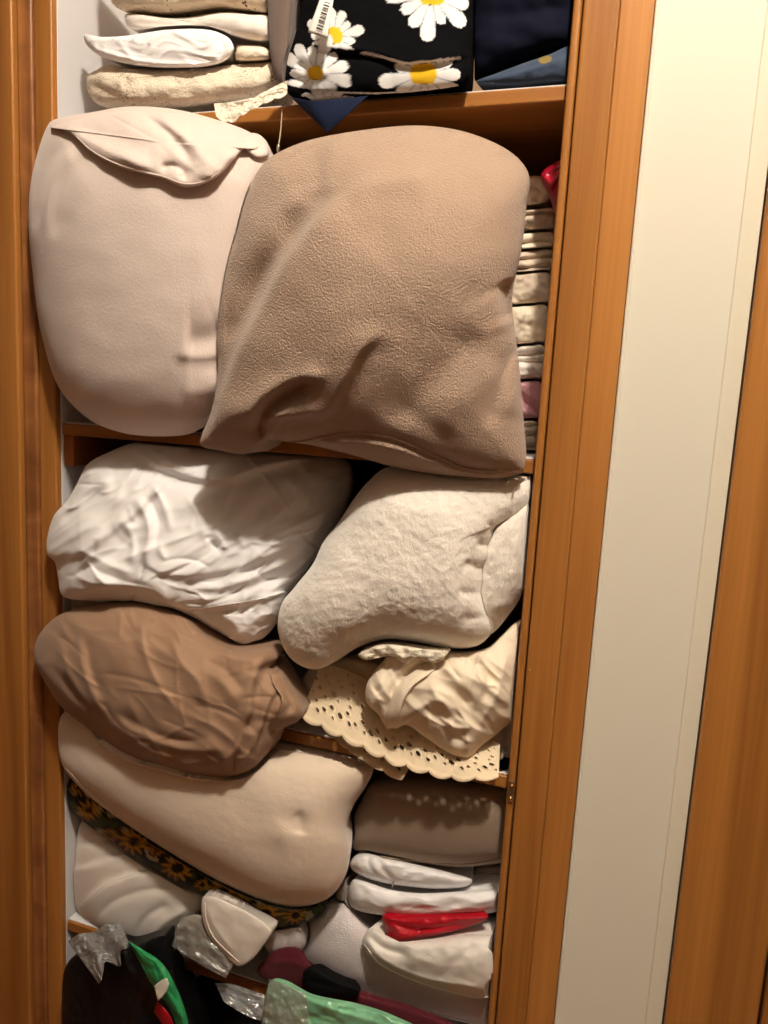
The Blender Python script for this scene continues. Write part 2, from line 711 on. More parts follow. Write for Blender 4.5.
def lace(name, col, hole, scale=260, thr=0.34):
    """openwork: the little meshes of the thread show darker"""
    m, nt, b = newmat(name)
    b.inputs['Roughness'].default_value = 0.95
    b.inputs['Specular IOR Level'].default_value = 0.1
    vec = coords(nt, (1, 0.5, 1.5))
    vo = N(nt, 'ShaderNodeTexVoronoi', Scale=scale, feature='F1')
    nz = N(nt, 'ShaderNodeTexNoise', Scale=scale * 0.16, Detail=2.0)
    nt.links.new(vec, vo.inputs['Vector'])
    nt.links.new(vec, nz.inputs['Vector'])
    ad = N(nt, 'ShaderNodeMath', operation='ADD')
    nt.links.new(vo.outputs['Distance'], ad.inputs[0])
    mu = N(nt, 'ShaderNodeMath', operation='MULTIPLY_ADD')
    mu.inputs[1].default_value = 1.5
    mu.inputs[2].default_value = -0.62
    nt.links.new(nz.outputs['Fac'], mu.inputs[0])
    nt.links.new(mu.outputs[0], ad.inputs[1])
    cr = N(nt, 'ShaderNodeValToRGB')
    cr.color_ramp.elements[0].position = thr - 0.12
    cr.color_ramp.elements[0].color = (*hole, 1)
    cr.color_ramp.elements[1].position = thr
    cr.color_ramp.elements[1].color = (*col, 1)
    nt.links.new(ad.outputs[0], cr.inputs[0])
    nt.links.new(cr.outputs[0], b.inputs['Base Color'])
    bp = N(nt, 'ShaderNodeBump', Strength=0.5, Distance=0.0012)
    nt.links.new(ad.outputs[0], bp.inputs['Height'])
    nt.links.new(bp.outputs[0], b.inputs['Normal'])
    return m


def wood(name, dark, light, axis=2, curl=0.0, scale=1.0, rough=0.38):
    """varnished softwood, the grain running along the given axis"""
    m, nt, b = newmat(name)
    b.inputs['Roughness'].default_value = rough
    b.inputs['Specular IOR Level'].default_value = 0.4
    st = [26 * scale] * 3
    st[axis] = 0.9 * scale
    v1 = coords(nt, st)
    n1 = N(nt, 'ShaderNodeTexNoise', Scale=1.0, Detail=4.0, Roughness=0.55, Distortion=0.8)
    nt.links.new(v1, n1.inputs['Vector'])
    st2 = [260 * scale] * 3
    st2[axis] = 4 * scale
    v2 = coords(nt, st2)
    n2 = N(nt, 'ShaderNodeTexNoise', Scale=1.0, Detail=3.0)
    nt.links.new(v2, n2.inputs['Vector'])
    mix = N(nt, 'ShaderNodeMath', operation='MULTIPLY_ADD')
    mix.inputs[1].default_value = 0.3
    nt.links.new(n2.outputs['Fac'], mix.inputs[0])
    nt.links.new(n1.outputs['Fac'], mix.inputs[2])
    out = mix.outputs[0]
    if curl:
        st3 = [9.0] * 3
        st3[axis] = 15.0
        v3 = coords(nt, st3, (0.0, 0.35, 0.0))
        n3 = N(nt, 'ShaderNodeTexNoise', Scale=1.0, Detail=2.0, Distortion=1.2)
        nt.links.new(v3, n3.inputs['Vector'])
        ma = N(nt, 'ShaderNodeMath', operation='MULTIPLY_ADD')
        ma.inputs[1].default_value = curl
        nt.links.new(n3.outputs['Fac'], ma.inputs[0])
        nt.links.new(out, ma.inputs[2])
        mb = N(nt, 'ShaderNodeMath', operation='SUBTRACT')
        mb.inputs[1].default_value = curl * 0.5
        nt.links.new(ma.outputs[0], mb.inputs[0])
        out = mb.outputs[0]
    cr = N(nt, 'ShaderNodeValToRGB')
    e = cr.color_ramp.elements
    e[0].position, e[0].color = 0.35, (*dark, 1)
    e[1].position, e[1].color = 0.95, (*light, 1)
    nt.links.new(out, cr.inputs[0])
    nt.links.new(cr.outputs[0], b.inputs['Base Color'])
    bp = N(nt, 'ShaderNodeBump', Strength=0.12, Distance=0.0006)
    nt.links.new(out, bp.inputs['Height'])
    nt.links.new(bp.outputs[0], b.inputs['Normal'])
    return m


def plain(name, col, rough=0.5, metal=0.0, bump=None, spec=0.4, coat=0.0):
    m, nt, b = newmat(name)
    b.inputs['Base Color'].default_value = (*col, 1)
    b.inputs['Roughness'].default_value = rough
    b.inputs['Metallic'].default_value = metal
    b.inputs['Specular IOR Level'].default_value = spec
    b.inputs['Coat Weight'].default_value = coat
    b.inputs['Coat Roughness'].default_value = 0.12
    if bump:
        vec = coords(nt)
        nz = N(nt, 'ShaderNodeTexNoise', Scale=float(bump[0]), Detail=4.0)
        nt.links.new(vec, nz.inputs['Vector'])
        bp = N(nt, 'ShaderNodeBump', Strength=bump[1], Distance=bump[2])
        nt.links.new(nz.outputs['Fac'], bp.inputs['Height'])
        nt.links.new(bp.outputs[0], b.inputs['Normal'])
    return m


def film(name, tint=(0.9, 0.9, 0.9), clear=0.72):
    m, nt, b = newmat(name)
    nt.nodes.remove(b)
    out = nt.nodes['Material Output']
    tr = N(nt, 'ShaderNodeBsdfTransparent')
    tr.inputs[0].default_value = (*tint, 1)
    gl = N(nt, 'ShaderNodeBsdfGlossy')
    gl.inputs['Roughness'].default_value = 0.12
    df = N(nt, 'ShaderNodeBsdfDiffuse')
    df.inputs[0].default_value = (*tint, 1)
    nz = N(nt, 'ShaderNodeTexNoise', Scale=70.0, Detail=3.0)
    nt.links.new(coords(nt), nz.inputs['Vector'])
    bp = N(nt, 'ShaderNodeBump', Strength=0.7, Distance=0.004)
    nt.links.new(nz.outputs['Fac'], bp.inputs['Height'])
    nt.links.new(bp.outputs[0], gl.inputs['Normal'])
    m1 = N(nt, 'ShaderNodeMixShader')
    m1.inputs[0].default_value = 0.5
    nt.links.new(gl.outputs[0], m1.inputs[1])
    nt.links.new(df.outputs[0], m1.inputs[2])
    m2 = N(nt, 'ShaderNodeMixShader')
    m2.inputs[0].default_value = clear
    nt.links.new(m1.outputs[0], m2.inputs[1])
    nt.links.new(tr.outputs[0], m2.inputs[2])
    nt.links.new(m2.outputs[0], out.inputs[0])
    return m


FLEECE = ((230, 0.55, 0.0022, 3), (1100, 0.3, 0.0008, 2))
M = {}
M['fleece_pale'] = fabric('pale fleece', lin(220, 203, 195), 0.03, ((330, 0.3, 0.0012, 1), (900, 0.25, 0.0006, 1)), 0.3)
M['fleece_taupe'] = fabric('taupe fleece', lin(166, 142, 124), 0.05, ((460, 0.9, 0.0020, 1),), 0.25)
M['fleece_beige'] = fabric('beige fleece', lin(226, 207, 188), 0.03, ((420, 0.3, 0.0010, 1),), 0.4)
M['fleece_brown'] = fabric('dull brown fleece', lin(150, 130, 110), 0.08, ((240, 0.35, 0.0012, 3),), 0.35)
M['plush'] = fabric('cream plush', lin(240, 232, 222), 0.05, ((330, 0.55, 0.002, 3), (800, 0.4, 0.0008, 2)), 0.6, stretch=(1, 1, 0.6), vs=30)
M['sheet_white'] = fabric('white cotton', lin(246, 243, 244), 0.01, ((1500, 0.1, 0.0003, 1),), 0.1, 0.8)
M['sheet_white2'] = fabric('off white cotton', lin(232, 226, 218), 0.03, ((60, 0.3, 0.004, 3),), 0.1, 0.8)
M['towel_white'] = fabric('white terry', lin(226, 216, 216), 0.04, ((420, 0.6, 0.0016, 2),), 0.4)
M['sheet_brown'] = fabric('brown cotton', lin(152, 121, 98), 0.04, ((1400, 0.1, 0.0003, 1),), 0.15, 0.6)
M['cotton_cream'] = fabric('cream cotton', lin(238, 222, 200), 0.03, ((900, 0.15, 0.0005, 2),), 0.1, 0.75)
M['eyelet'] = fabric('eyelet cotton', lin(228, 208, 178), 0.03, ((500, 0.3, 0.0008, 2),), 0.1, 0.85)
M['linen'] = fabric('beige linen', lin(214, 196, 176), 0.06, ((300, 0.4, 0.0012, 2),), 0.2)
M['linen_dull'] = fabric('grey beige cloth', lin(168, 152, 138), 0.06, ((300, 0.4, 0.0012, 2),), 0.2)
M['lace'] = lace('cream lace', lin(230, 216, 196), lin(146, 122, 96), 300, 0.30)
M['crochet'] = lace('crocheted lace', lin(224, 206, 180), lin(104, 80, 56), 230, 0.34)
M['lace_trim'] = lace('lace edging', lin(232, 222, 204), lin(170, 150, 128), 420, 0.26)
M['cream'] = fabric('ivory cloth', lin(236, 226, 217), 0.03, ((600, 0.3, 0.0008, 2),), 0.2)
M['daisy'] = fabric('daisy print', (0, 0, 0), 0, ((900, 0.1, 0.0004, 1),), 0.0, 0.95, printed=True)
M['sunflower'] = fabric('sunflower print', (0, 0, 0), 0, ((600, 0.3, 0.0008, 2),), 0.1, 0.8, printed=True)
M['navy'] = fabric('navy cloth', lin(17, 19, 34), 0.1, ((700, 0.25, 0.0006, 2),), 0.0, 0.9)
M['slate'] = fabric('slate blue cloth', lin(52, 64, 84), 0.12, ((500, 0.3, 0.0008, 2),), 0.1, 0.8)
M['lining'] = fabric('navy lining', lin(28, 36, 60), 0.06, ((900, 0.2, 0.0004, 1),), 0.0, 0.7)
M['greybrown'] = fabric('grey brown cloth', lin(112, 96, 88), 0.06, ((400, 0.3, 0.001, 2),), 0.2)
M['satin_red'] = plain('red satin', lin(170, 8, 30), 0.42, bump=(40, 0.2, 0.003), spec=0.5)
M['satin_crimson'] = plain('crimson satin', lin(165, 10, 42), 0.4, bump=(40, 0.25, 0.004), spec=0.6)
M['pink'] = fabric('dusty pink cloth', lin(205, 150, 160), 0.05, ((400, 0.3, 0.001, 2),), 0.2)
M['maroon'] = fabric('maroon cloth', lin(84, 26, 36), 0.06, ((500, 0.3, 0.0008, 2),), 0.05)
M['black'] = fabric('black cloth', lin(16, 15, 17), 0.1, ((200, 0.3, 0.002, 2),), 0.0, 0.75)
M['blackbag'] = plain('black film', lin(12, 12, 14), 0.45, bump=(30, 0.3, 0.006), spec=0.25)
M['green'] = plain('green film', lin(40, 140, 84), 0.3, bump=(45, 0.6, 0.006), spec=0.5)
M['mint'] = plain('mint cloth in film', lin(128, 190, 150), 0.35, bump=(60, 0.6, 0.004), spec=0.5, coat=0.7)
M['packed'] = plain('beige cloth in film', lin(176, 158, 138), 0.4, bump=(70, 0.5, 0.003), spec=0.4, coat=0.5)
M['film'] = film('clear film', (0.86, 0.86, 0.84), 0.7)
M['film_grey'] = film('cloudy film', (0.62, 0.63, 0.64), 0.45)
M['paper'] = plain('white paper', lin(238, 234, 226), 0.7)
M['ink'] = plain('black ink', lin(20, 20, 22), 0.7)
M['cushion'] = fabric('satin cushion', lin(234, 227, 220), 0.03, ((70, 0.2, 0.002, 3),), 0.15, 0.55)
M['wood_stile'] = wood('amber pine', lin(124, 74, 28), lin(182, 122, 60), 2, 0, 1.0)
M['wood_light'] = wood('pale pine', lin(142, 86, 36), lin(194, 132, 68), 2, 0, 0.8)
M['wood_curl'] = wood('curly pine', lin(92, 50, 24), lin(190, 126, 72), 2, 0.62, 0.8)
M['wood_shelf'] = wood('shelf pine', lin(124, 74, 28), lin(182, 122, 60), 0, 0, 1.0)
M['wood_dark'] = wood('inner pine', lin(116, 64, 28), lin(160, 96, 46), 2, 0, 1.0)
M['liner'] = plain('white lining board', lin(214, 212, 214), 0.6, bump=(200, 0.05, 0.001))
M['back'] = plain('back board', lin(150, 120, 92), 0.7)
M['wall'] = plain('cream paint', lin(226, 220, 204), 0.55, bump=(160, 0.08, 0.001), spec=0.3)
M['wall_edge'] = plain('ivory paint', lin(226, 218, 198), 0.5, spec=0.3)
M['ceiling'] = plain('ceiling paint', lin(225, 220, 210), 0.8)
M['room'] = plain('room paint', lin(150, 135, 115), 0.8)
M['floor'] = wood('floor boards', lin(90, 52, 28), lin(140, 88, 48), 1, 0, 0.6)
M['metal'] = plain('nickel', lin(190, 180, 165), 0.3, 1.0)
M['brass'] = plain('brass', lin(190, 150, 90), 0.35, 1.0)
M['thread'] = plain('cord', lin(200, 180, 150), 0.8)

# ------------------------------------------------------------------ the room
tag(box('floor', (-2.9, -3.8, -0.05), (2.4, 0.6, 0), M['floor'], bev=0), kind='structure')
tag(box('ceiling', (-2.9, -3.8, 3.0), (2.4, 0.6, 3.05), M['ceiling'], bev=0), kind='structure')
tag(box('wall_back', (-2.9, -3.85, 0), (2.4, -3.8, 3.0), M['room'], bev=0), kind='structure')
tag(box('wall_left', (-2.95, -3.8, 0), (-2.9, 0.6, 3.0), M['room'], bev=0), kind='structure')
# the white wall between the wardrobe and the next door
XW = -0.0345
tag(box('wall_right', (XW, -0.004, 0), (0.0905, 0.03, 3.0), M['wall'], bev=0), kind='structure')
tag(box('wall_side', (2.4, -3.8, 0), (2.45, 0.6, 3.0), M['room'], bev=0), kind='structure')
tag(box('trim_2', (XW + 0.0002, -0.0085, 0), (XW + 0.0042, -0.004, 3.0), M['wall'], bev=0.0018, seg=3), kind='structure')
# ivory bead beside the next door, and that door's frame
tag(box('trim_1', (0.0718, -0.0052, 0), (0.0905, -0.004, 3.0), M['wall_edge'], bev=0.001), kind='structure')
d1 = empty('door_1', (0.3, 0, 0))
tag(d1, kind='structure')
box('frame', (0.0922, -0.016, 0), (0.19, 0.02, 3.0), M['wood_stile'], d1, 0.004, 3)
box('moulding', (0.192, -0.026, 0), (0.222, 0.02, 3.0), M['wood_stile'], d1, 0.008, 4)
box('panel', (0.222, -0.012, 0), (2.4, 0.02, 3.0), M['wood_stile'], d1, 0.002, 2)

# ------------------------------------------------------------------ the wardrobe
W = empty('wardrobe', (-0.46, 0.2, 0))
tag(W, 'built-in open wardrobe of amber pine with white lined shelves full of bedding', 'wardrobe')
box('side_panel', (XL - 0.018, 0.0, 0), (XL, YB, 3.0), M['liner'], W, 0.001)
box('side_panel', (XR, 0.02, 0), (XR + 0.018, YB, 3.0), M['liner'], W, 0.001)
box('back_panel', (XL, YB, 0), (XR, YB + 0.012, 3.0), M['back'], W, 0.001)
for z in SH_B:
    s_ = box('shelf', (XL + 0.0005, 0.0, z), (XR - 0.0005, YB - 0.0005, z + 0.0165), M['wood_shelf'], W, 0.0022, 3)
    box('shelf_liner', (XL + 0.001, 0.004, z + 0.0165), (XR - 0.001, YB - 0.001, z + 0.0185), M['liner'], s_, 0.0004, 1)
# bearer boards under the front of the shelves
for z, y_ in zip(SH_B[:4], (0.22, 0.004, 0.22, 0.22)):
    box('bearer', (XL + 0.0005, y_, z - 0.045), (XL + 0.018, 0.5, z - 0.0003), M['wood_dark'], W, 0.001)
# left: stepped frame
box('jamb', (-0.8345, -0.010, 0), (XL - 0.001, 0.02, 3.0), M['wood_stile'], W, 0.003, 3)
box('jamb_strip', (-0.8605, -0.013, 0), (-0.8355, 0.02, 3.0), M['wood_curl'], W, 0.0035, 3)
box('stile', (-2.9, -0.018, 0), (-0.8640, 0.02, 3.0), M['wood_stile'], W, 0.003, 3)
# right: bead and stile
b_ = box('bead', (XR + 0.0008, -0.012, 0), (-0.1085, 0.019, 3.0), M['wood_stile'], W, 0.0035, 4)
st_ = box('stile', (-0.1068, -0.012, 0), (-0.0690, 0.019, 3.0), M['wood_stile'], W, 0.003, 3)
box('stile_edge', (-0.0689, -0.0117, 0), (XW - 0.0005, 0.019, 3.0), M['wood_light'], st_, 0.0012, 2)
# catch on the bead
kq = P([(511.5, 790)], -0.0125)[0]
k_ = box('catch', (kq[0] - 0.0035, -0.0145, kq[2] - 0.016), (kq[0] + 0.0030, -0.0120, kq[2] + 0.012), M['metal'], W, 0.0008, 2)
for dz in (-0.010, 0.006):
    V, Fc = tube_mesh([(kq[0], -0.0140, kq[2] + dz), (kq[0], -0.0152, kq[2] + dz), (kq[0], -0.0164, kq[2] + dz)], [0.0026, 0.0026, 0.0014], 12)
    mesh_obj('screw', V, Fc, M['brass'], k_)
for (px, py) in ((530, 670), (577, 656)):
    kp = P([(px, py)], -0.0122)[0]
    V, Fc = tube_mesh([kp + np.array([0, 0.0006, 0]), kp, kp + np.array([0, -0.0006, 0])], [0.0014, 0.0014, 0.0006], 10)
    mesh_obj('nail_head', V, Fc, M['brass'], W)

# ------------------------------------------------------------------ cloth noises (photo-sized wavelengths)
def soft(a, wl, seed, o=3):
    return lambda q: a * fbm(q[:, 0] / wl, q[:, 1] / wl, o, seed)


def crumple(a, wl, seed, rot=0.0, st=1.8, warp=0.5):
    """creased cotton: thin ridges running mostly one way, warped"""
    ca, sa = math.cos(rot), math.sin(rot)

    def f(q):
        x = (q[:, 0] * ca + q[:, 1] * sa) / wl
        y = (-q[:, 0] * sa + q[:, 1] * ca) / wl
        wx = x + warp * gn(x * 0.7, y * 0.7, seed + 50)
        wy = y + warp * gn(x * 0.7 + 9, y * 0.7, seed + 51)
        h = a * ridge(wx / st, wy, seed, 3) + 0.55 * a * ridge(wx / st * 2.1 + 4, wy * 2.1, seed + 3, 3) + 0.3 * a * ridge(wx * 2.2, wy * 3.6, seed + 5, 3)
        return h + 0.6 * a * gn(x * 0.6, y * 0.6, seed + 9)
    return f


def facets(a, wl, seed, rot=0.0, st=2.2):
    """thin cloth: smooth lobes that meet in sharp lines"""
    ca, sa = math.cos(rot), math.sin(rot)

    def f(q):
        x = (q[:, 0] * ca + q[:, 1] * sa) / wl / st
        y = (-q[:, 0] * sa + q[:, 1] * ca) / wl
        x, y = x + 0.4 * gn(x * 1.1, y * 0.6, seed + 20), y + 0.4 * gn(x * 0.9 + 5, y * 0.7, seed + 21)
        return a * (0.35 - np.abs(gn(x, y, seed))) + 0.5 * a * (0.35 - np.abs(gn(x * 1.9 + 3, y * 1.9, seed + 1)))
    return f


def add(*fs):
    return lambda q: sum(f(q) for f in fs)


# ================================================================== second compartment
taupe = bundle('fleece_blanket',
    [(200, 442), (212, 409), (218, 370), (217, 340), (219, 312), (226, 269), (236, 235), (245, 202), (257, 173), (270, 158), (301, 143), (335, 135),
     (383, 128), (421, 126), (460, 131), (498, 145), (520, 161), (529, 178), (526, 206), (523, 235), (519, 259), (513, 286), (512, 307), (516, 341),
     (520, 380), (523, 418), (526, 455), (524, 472), (515, 475), (498, 478), (460, 476), (431, 473), (392, 466), (354, 455), (322, 447), (300, 443), (272, 440), (257, 449), (243, 454), (219, 450), (204, 447)],
    -0.05, 0.085, 0.27, M['fleece_taupe'], 2, p=2.6, pz=2.0, tilt=(0.022, 0.0), nr=125, bs=0.80, c=(375, 300), blur=3000,
    creases=[('sL', [(372, 190), (340, 208), (318, 228), (304, 245), (286, 269), (267, 303), (243, 346), (224, 392), (204, 450)], 7, 0.022, 40),
             ('v', [(318, 212), (290, 248), (268, 276), (250, 308), (226, 358)], 14, 0.012),
             ('r', [(430, 186), (383, 194), (345, 206)], 12, 0.004),
             ('r', [(336, 140), (332, 175), (328, 205)], 10, 0.003), ('v', [(305, 145), (318, 170), (322, 200)], 14, 0.004), ('r', [(270, 160), (290, 190), (300, 225)], 14, 0.003),
             ('sR', [(388, 326), (366, 346), (350, 374), (336, 402), (312, 422)], 5, 0.009, 26),
             ('v', [(322, 372), (296, 388), (274, 404), (264, 422), (267, 440)], 7, 0.020),
             ('r', [(340, 368), (308, 370), (284, 380), (262, 400), (252, 425)], 8, 0.009),
             ('sR', [(330, 404), (300, 410), (276, 414), (266, 430)], 4, 0.009, 16),
             ('v', [(475, 325), (446, 356), (415, 390), (392, 420)], 20, 0.009),
             ('r', [(490, 352), (456, 390), (430, 428)], 20, 0.005),
             ('sL', [(524, 469), (469, 468), (431, 453), (392, 437), (349, 432), (296, 441)], 3.5, 0.007, 20),
             ('v', [(496, 280), (503, 300), (508, 322)], 10, 0.012), ('r', [(480, 290), (490, 312), (496, 334)], 12, 0.004),
             ('v', [(516, 338), (502, 360), (490, 385), (482, 425)], 8, 0.006), ('r', [(524, 350), (512, 378), (502, 415)], 8, 0.004)],
    dots=[(425, 265, 95, 0.020), (350, 330, 60, 0.010), (258, 285, 36, -0.010), (290, 200, 40, -0.010), (235, 370, 26, -0.006)], noise=soft(0.004, 100, 3))
seam('hem', [(268, 440), (300, 441), (349, 433), (392, 438), (431, 454), (469, 469), (519, 471)], taupe, 0.0016, M['fleece_taupe'], taupe)
tag(taupe, 'large taupe fleece blanket bulging out in the middle of the second shelf space', 'blanket')

pale = bundle('fleece_blanket',
    [(49, 124), (36, 160), (30, 192), (29, 231), (33, 274), (37, 309), (43, 340), (55, 379), (70, 402), (94, 422), (125, 433), (156, 436), (188, 434), (205, 425),
     (226, 405), (238, 350), (246, 290), (257, 230), (268, 180), (270, 149), (250, 133), (219, 121), (176, 110), (129, 107), (90, 113), (62, 118)],
    -0.03, 0.105, 0.28, M['fleece_pale'], 2, p=2.6, pz=2.2, nr=95, bs=0.82, c=(145, 290), gap=0.0015,
    creases=[('v', [(222, 330), (204, 336), (180, 338)], 16, 0.009),
             ('sR', [(226, 350), (206, 355), (186, 354), (168, 350)], 4, 0.004, 18), ('sR', [(222, 410), (195, 418), (160, 415)], 4, 0.005, 14), ('r', [(222, 374), (200, 384), (176, 384)], 12, 0.004),
             ('v', [(70, 146), (48, 180), (40, 235)], 7, 0.005), ('v', [(96, 156), (70, 190), (56, 245)], 7, 0.006), ('r', [(82, 150), (58, 188), (48, 240)], 7, 0.006), ('r', [(112, 160), (88, 190), (72, 230)], 9, 0.003)],
    noise=soft(0.003, 90, 12), blur=300)
flap = overlay('folded_flap',
    [(51, 128), (61, 124), (90, 116), (129, 111), (176, 114), (219, 124), (241, 132), (258, 141), (258, 149), (245, 148), (234, 160), (221, 174), (203, 184), (184, 187), (164, 179), (148, 175), (117, 166), (92, 153), (76, 138), (62, 129)],
    pale, 0.018, M['fleece_pale'], pale, nr=62, c=(160, 142), p=5,
    creases=[('r', [(58, 124), (84, 138), (115, 154), (160, 170)], 8, 0.010), ('v', [(66, 124), (92, 130), (128, 142), (150, 152)], 7, 0.005), ('v', [(140, 112), (165, 130), (184, 150), (192, 168)], 4, 0.009), ('r', [(152, 112), (178, 132), (204, 156)], 5, 0.006),
             ('v', [(246, 144), (225, 134), (200, 130)], 5, 0.005), ('v', [(158, 168), (174, 166), (184, 172), (182, 182)], 4, 0.008), ('r', [(200, 180), (222, 166), (236, 148)], 7, 0.005), ('r', [(190, 150), (206, 160), (214, 172)], 7, 0.004)],
    noise=soft(0.003, 36, 5))
roll_ = overlay('rolled_corner', [(240, 142), (246, 134), (258, 134), (268, 144), (268, 156), (258, 158), (248, 152)], pale, 0.012, M['fleece_pale'], pale, nr=14, nt=60,
    creases=[('v', [(244, 146), (256, 146), (266, 152)], 3, 0.004)])
seam('hem', [(76, 136), (92, 151), (117, 164), (148, 173), (164, 177), (184, 184), (203, 182), (220, 172)], flap, 0.0012, M['fleece_pale'], flap)
tag(pale, 'pale pinkish fleece blanket with a folded-over top, left in the second shelf space', 'blanket')

# linens standing behind the taupe blanket, beside the right post
LN = [(183, 208, 'cotton_cream', 'linen_roll', 'small rolled cream cloth on top of the pile behind the taupe blanket'),
      (209, 232, 'linen', 'folded_cloth', 'smooth beige cloth just under the cream roll behind the taupe blanket'),
      (233, 249, 'cotton_cream', 'folded_cloth', 'second beige cloth below the cream roll, behind the taupe blanket'),
      (250, 272, 'linen', 'folded_cloth', 'cloth with a round folded edge halfway up the pile behind the taupe blanket'),
      (273, 304, 'linen', 'folded_cloth', 'cloth with thin stacked folds just above the broad pale block behind the taupe blanket'),
      (305, 344, 'cotton_cream', 'folded_cloth', 'broad pale block of folded cloth low in the pile behind the taupe blanket'),
      (345, 380, 'cream', 'folded_cloth', 'whitish folded cloth just above the pink one behind the taupe blanket'),
      (381, 419, 'pink', 'folded_cloth', 'dusty pink folded cloth low in the pile behind the taupe blanket'),
      (420, 478, 'linen', 'folded_cloth', 'beige folded cloth at the bottom of the pile behind the taupe blanket')]
rs_ = np.random.RandomState(5)
for i, (ya, yb, mt, nm, lb) in enumerate(LN[::-1]):
    ya_, yb_ = ya + 0.5, yb - 0.5
    xr = 574 - 0.083 * (ya + yb) / 2
    dl = rs_.uniform(-0.5, 0.5, 4)
    if nm == 'linen_roll':
        o_ = [(508, 188), (520, 179), (536, 176), (549, 181), (552, 192), (546, 202), (520, 204)]
    else:
        o_ = [(496, ya_ + 3), (500, ya_), (515, ya_ + dl[0]), (533, ya_ + dl[1]), (xr - 4, ya_), (xr, ya_ + 3), (xr, yb_ - 3), (xr - 4, yb_), (533, yb_ + dl[2]), (515, yb_ + dl[3]), (500, yb_), (496, yb_ - 3)]
    if nm != 'linen_roll':
        o_ = [(x, y + (530 - x) * 0.07) for x, y in o_]
    hgt = yb - ya
    cr = []
    for k in range(max(1, int(hgt / 9))):
        yk = ya + (k + 0.6) * hgt / max(1, int(hgt / 9)) + rs_.uniform(-2, 2)
        if mt != 'pink' and 'broad' not in lb:
            cr.append(('v', [(496, yk + rs_.uniform(-2, 2)), (520, yk + rs_.uniform(-2, 2)), (540, yk + rs_.uniform(-2, 2)), (566, yk + rs_.uniform(-2, 2))], 1.8, 0.008))
    if 'broad' in lb:
        cr = [('sL', [(522, 346), (524, 322), (526, 300)], 3, 0.006, 15)]
    if mt == 'pink':
        cr = [('v', [(515, 384), (524, 400), (538, 416)], 3, 0.006)]
    if nm == 'linen_roll':
        cr = [('v', [(522, 192), (530, 186), (540, 190), (538, 199), (528, 199)], 2.5, 0.006)]
    o = bundle(nm, o_, 0.10, 0.022, 0.3, M[mt], 2, p=6, nr=34, creases=cr, noise=soft(0.006, 22, 30 + i), bs=0.97, blur=6)
    tag(o, lb, 'cloth', 'folded linens behind the taupe blanket')
rs = bundle('satin_cloth', [(541, 176), (552, 164), (566, 160), (572, 180), (566, 204), (556, 215), (550, 198)], 0.05, 0.025, 0.15, M['satin_crimson'], 2, p=2.5, nr=22, nt=100,
            creases=[('v', [(545, 178), (556, 172), (568, 168)], 3, 0.008), ('v', [(552, 196), (560, 180), (570, 172)], 3, 0.006), ('r', [(556, 210), (560, 192)], 3, 0.004)])
tag(rs, 'crimson satin cloth tucked beside the post at the top of the linens', 'cloth')

# ================================================================== third compartment
brown = bundle('bed_sheet',
    [(35, 661), (37, 640), (49, 623), (66, 612), (95, 605), (132, 602), (166, 609), (191, 621), (207, 636), (224, 646), (245, 649), (270, 650), (276, 658), (270, 668), (282, 674), (292, 690), (302, 709),
     (298, 721), (280, 729), (270, 748), (253, 768), (228, 777), (199, 777), (162, 767), (124, 755), (87, 727), (62, 707), (45, 682)],
    -0.045, 0.085, 0.19, M['sheet_brown'], 3, p=2.4, pz=2.0, tilt=(0, -0.02), nr=110, bs=0.85, c=(165, 690),
    creases=[('sR', [(272, 652), (258, 668), (248, 688), (246, 711), (236, 732)], 3.5, 0.013, 24),
             ('v', [(283, 680), (268, 700), (258, 730), (250, 755)], 4, 0.008), ('v', [(292, 700), (276, 716), (266, 740)], 3.5, 0.006), ('r', [(276, 684), (262, 705), (255, 735)], 4, 0.006),
             ('sL', [(168, 610), (182, 622), (190, 634), (210, 641), (228, 646)], 3.5, 0.010, 16), ('r', [(160, 612), (170, 628), (186, 640), (212, 650)], 5, 0.006),
             ('r', [(82, 626), (87, 665), (99, 698), (112, 720)], 4, 0.005), ('v', [(92, 640), (97, 672), (108, 700)], 4, 0.005), ('r', [(66, 640), (72, 672), (92, 704)], 4, 0.004),
             ('r', [(141, 618), (146, 655), (158, 684), (180, 713)], 4, 0.005), ('v', [(112, 708), (166, 734), (210, 738)], 5, 0.005), ('r', [(118, 722), (175, 744), (225, 746)], 5, 0.005),
             ('r', [(170, 640), (180, 664), (196, 684), (200, 706)], 5, 0.006), ('v', [(200, 660), (222, 672), (240, 694)], 5, 0.006), ('r', [(196, 668), (220, 684), (234, 706)], 5, 0.004),
             ('r', [(215, 655), (236, 662), (256, 660)], 4, 0.006), ('v', [(50, 660), (75, 690), (105, 725)], 5, 0.005), ('r', [(130, 740), (180, 760), (225, 762)], 6, 0.004), ('r', [(240, 722), (232, 745), (215, 762)], 5, 0.005), ('r', [(258, 716), (250, 742), (232, 764)], 4, 0.005)]
            + strokes(26, (50, 615, 245, 765), 1.0, 0.3, 52, 1.7, 0.0020, 7, kinds='rrv') + strokes(20, (120, 680, 265, 768), 0.4, 0.25, 60, 1.7, 0.0020, 8, kinds='rrv'),
    noise=add(soft(0.005, 70, 21), facets(0.005, 34, 25, 0.8)))
tail = overlay('twisted_end', [(270, 668), (282, 672), (294, 688), (303, 706), (302, 716), (292, 724), (276, 730), (268, 726), (280, 712), (280, 696), (272, 682)], brown, 0.007, M['sheet_brown'], brown, nr=22,
    c=(287, 704), creases=[('v', [(276, 676), (287, 694), (292, 716)], 2.5, 0.006), ('v', [(284, 676), (296, 700)], 2.5, 0.005)])
tag(brown, 'crumpled brown cotton sheet bundled up and hanging over the shelf edge', 'sheet')

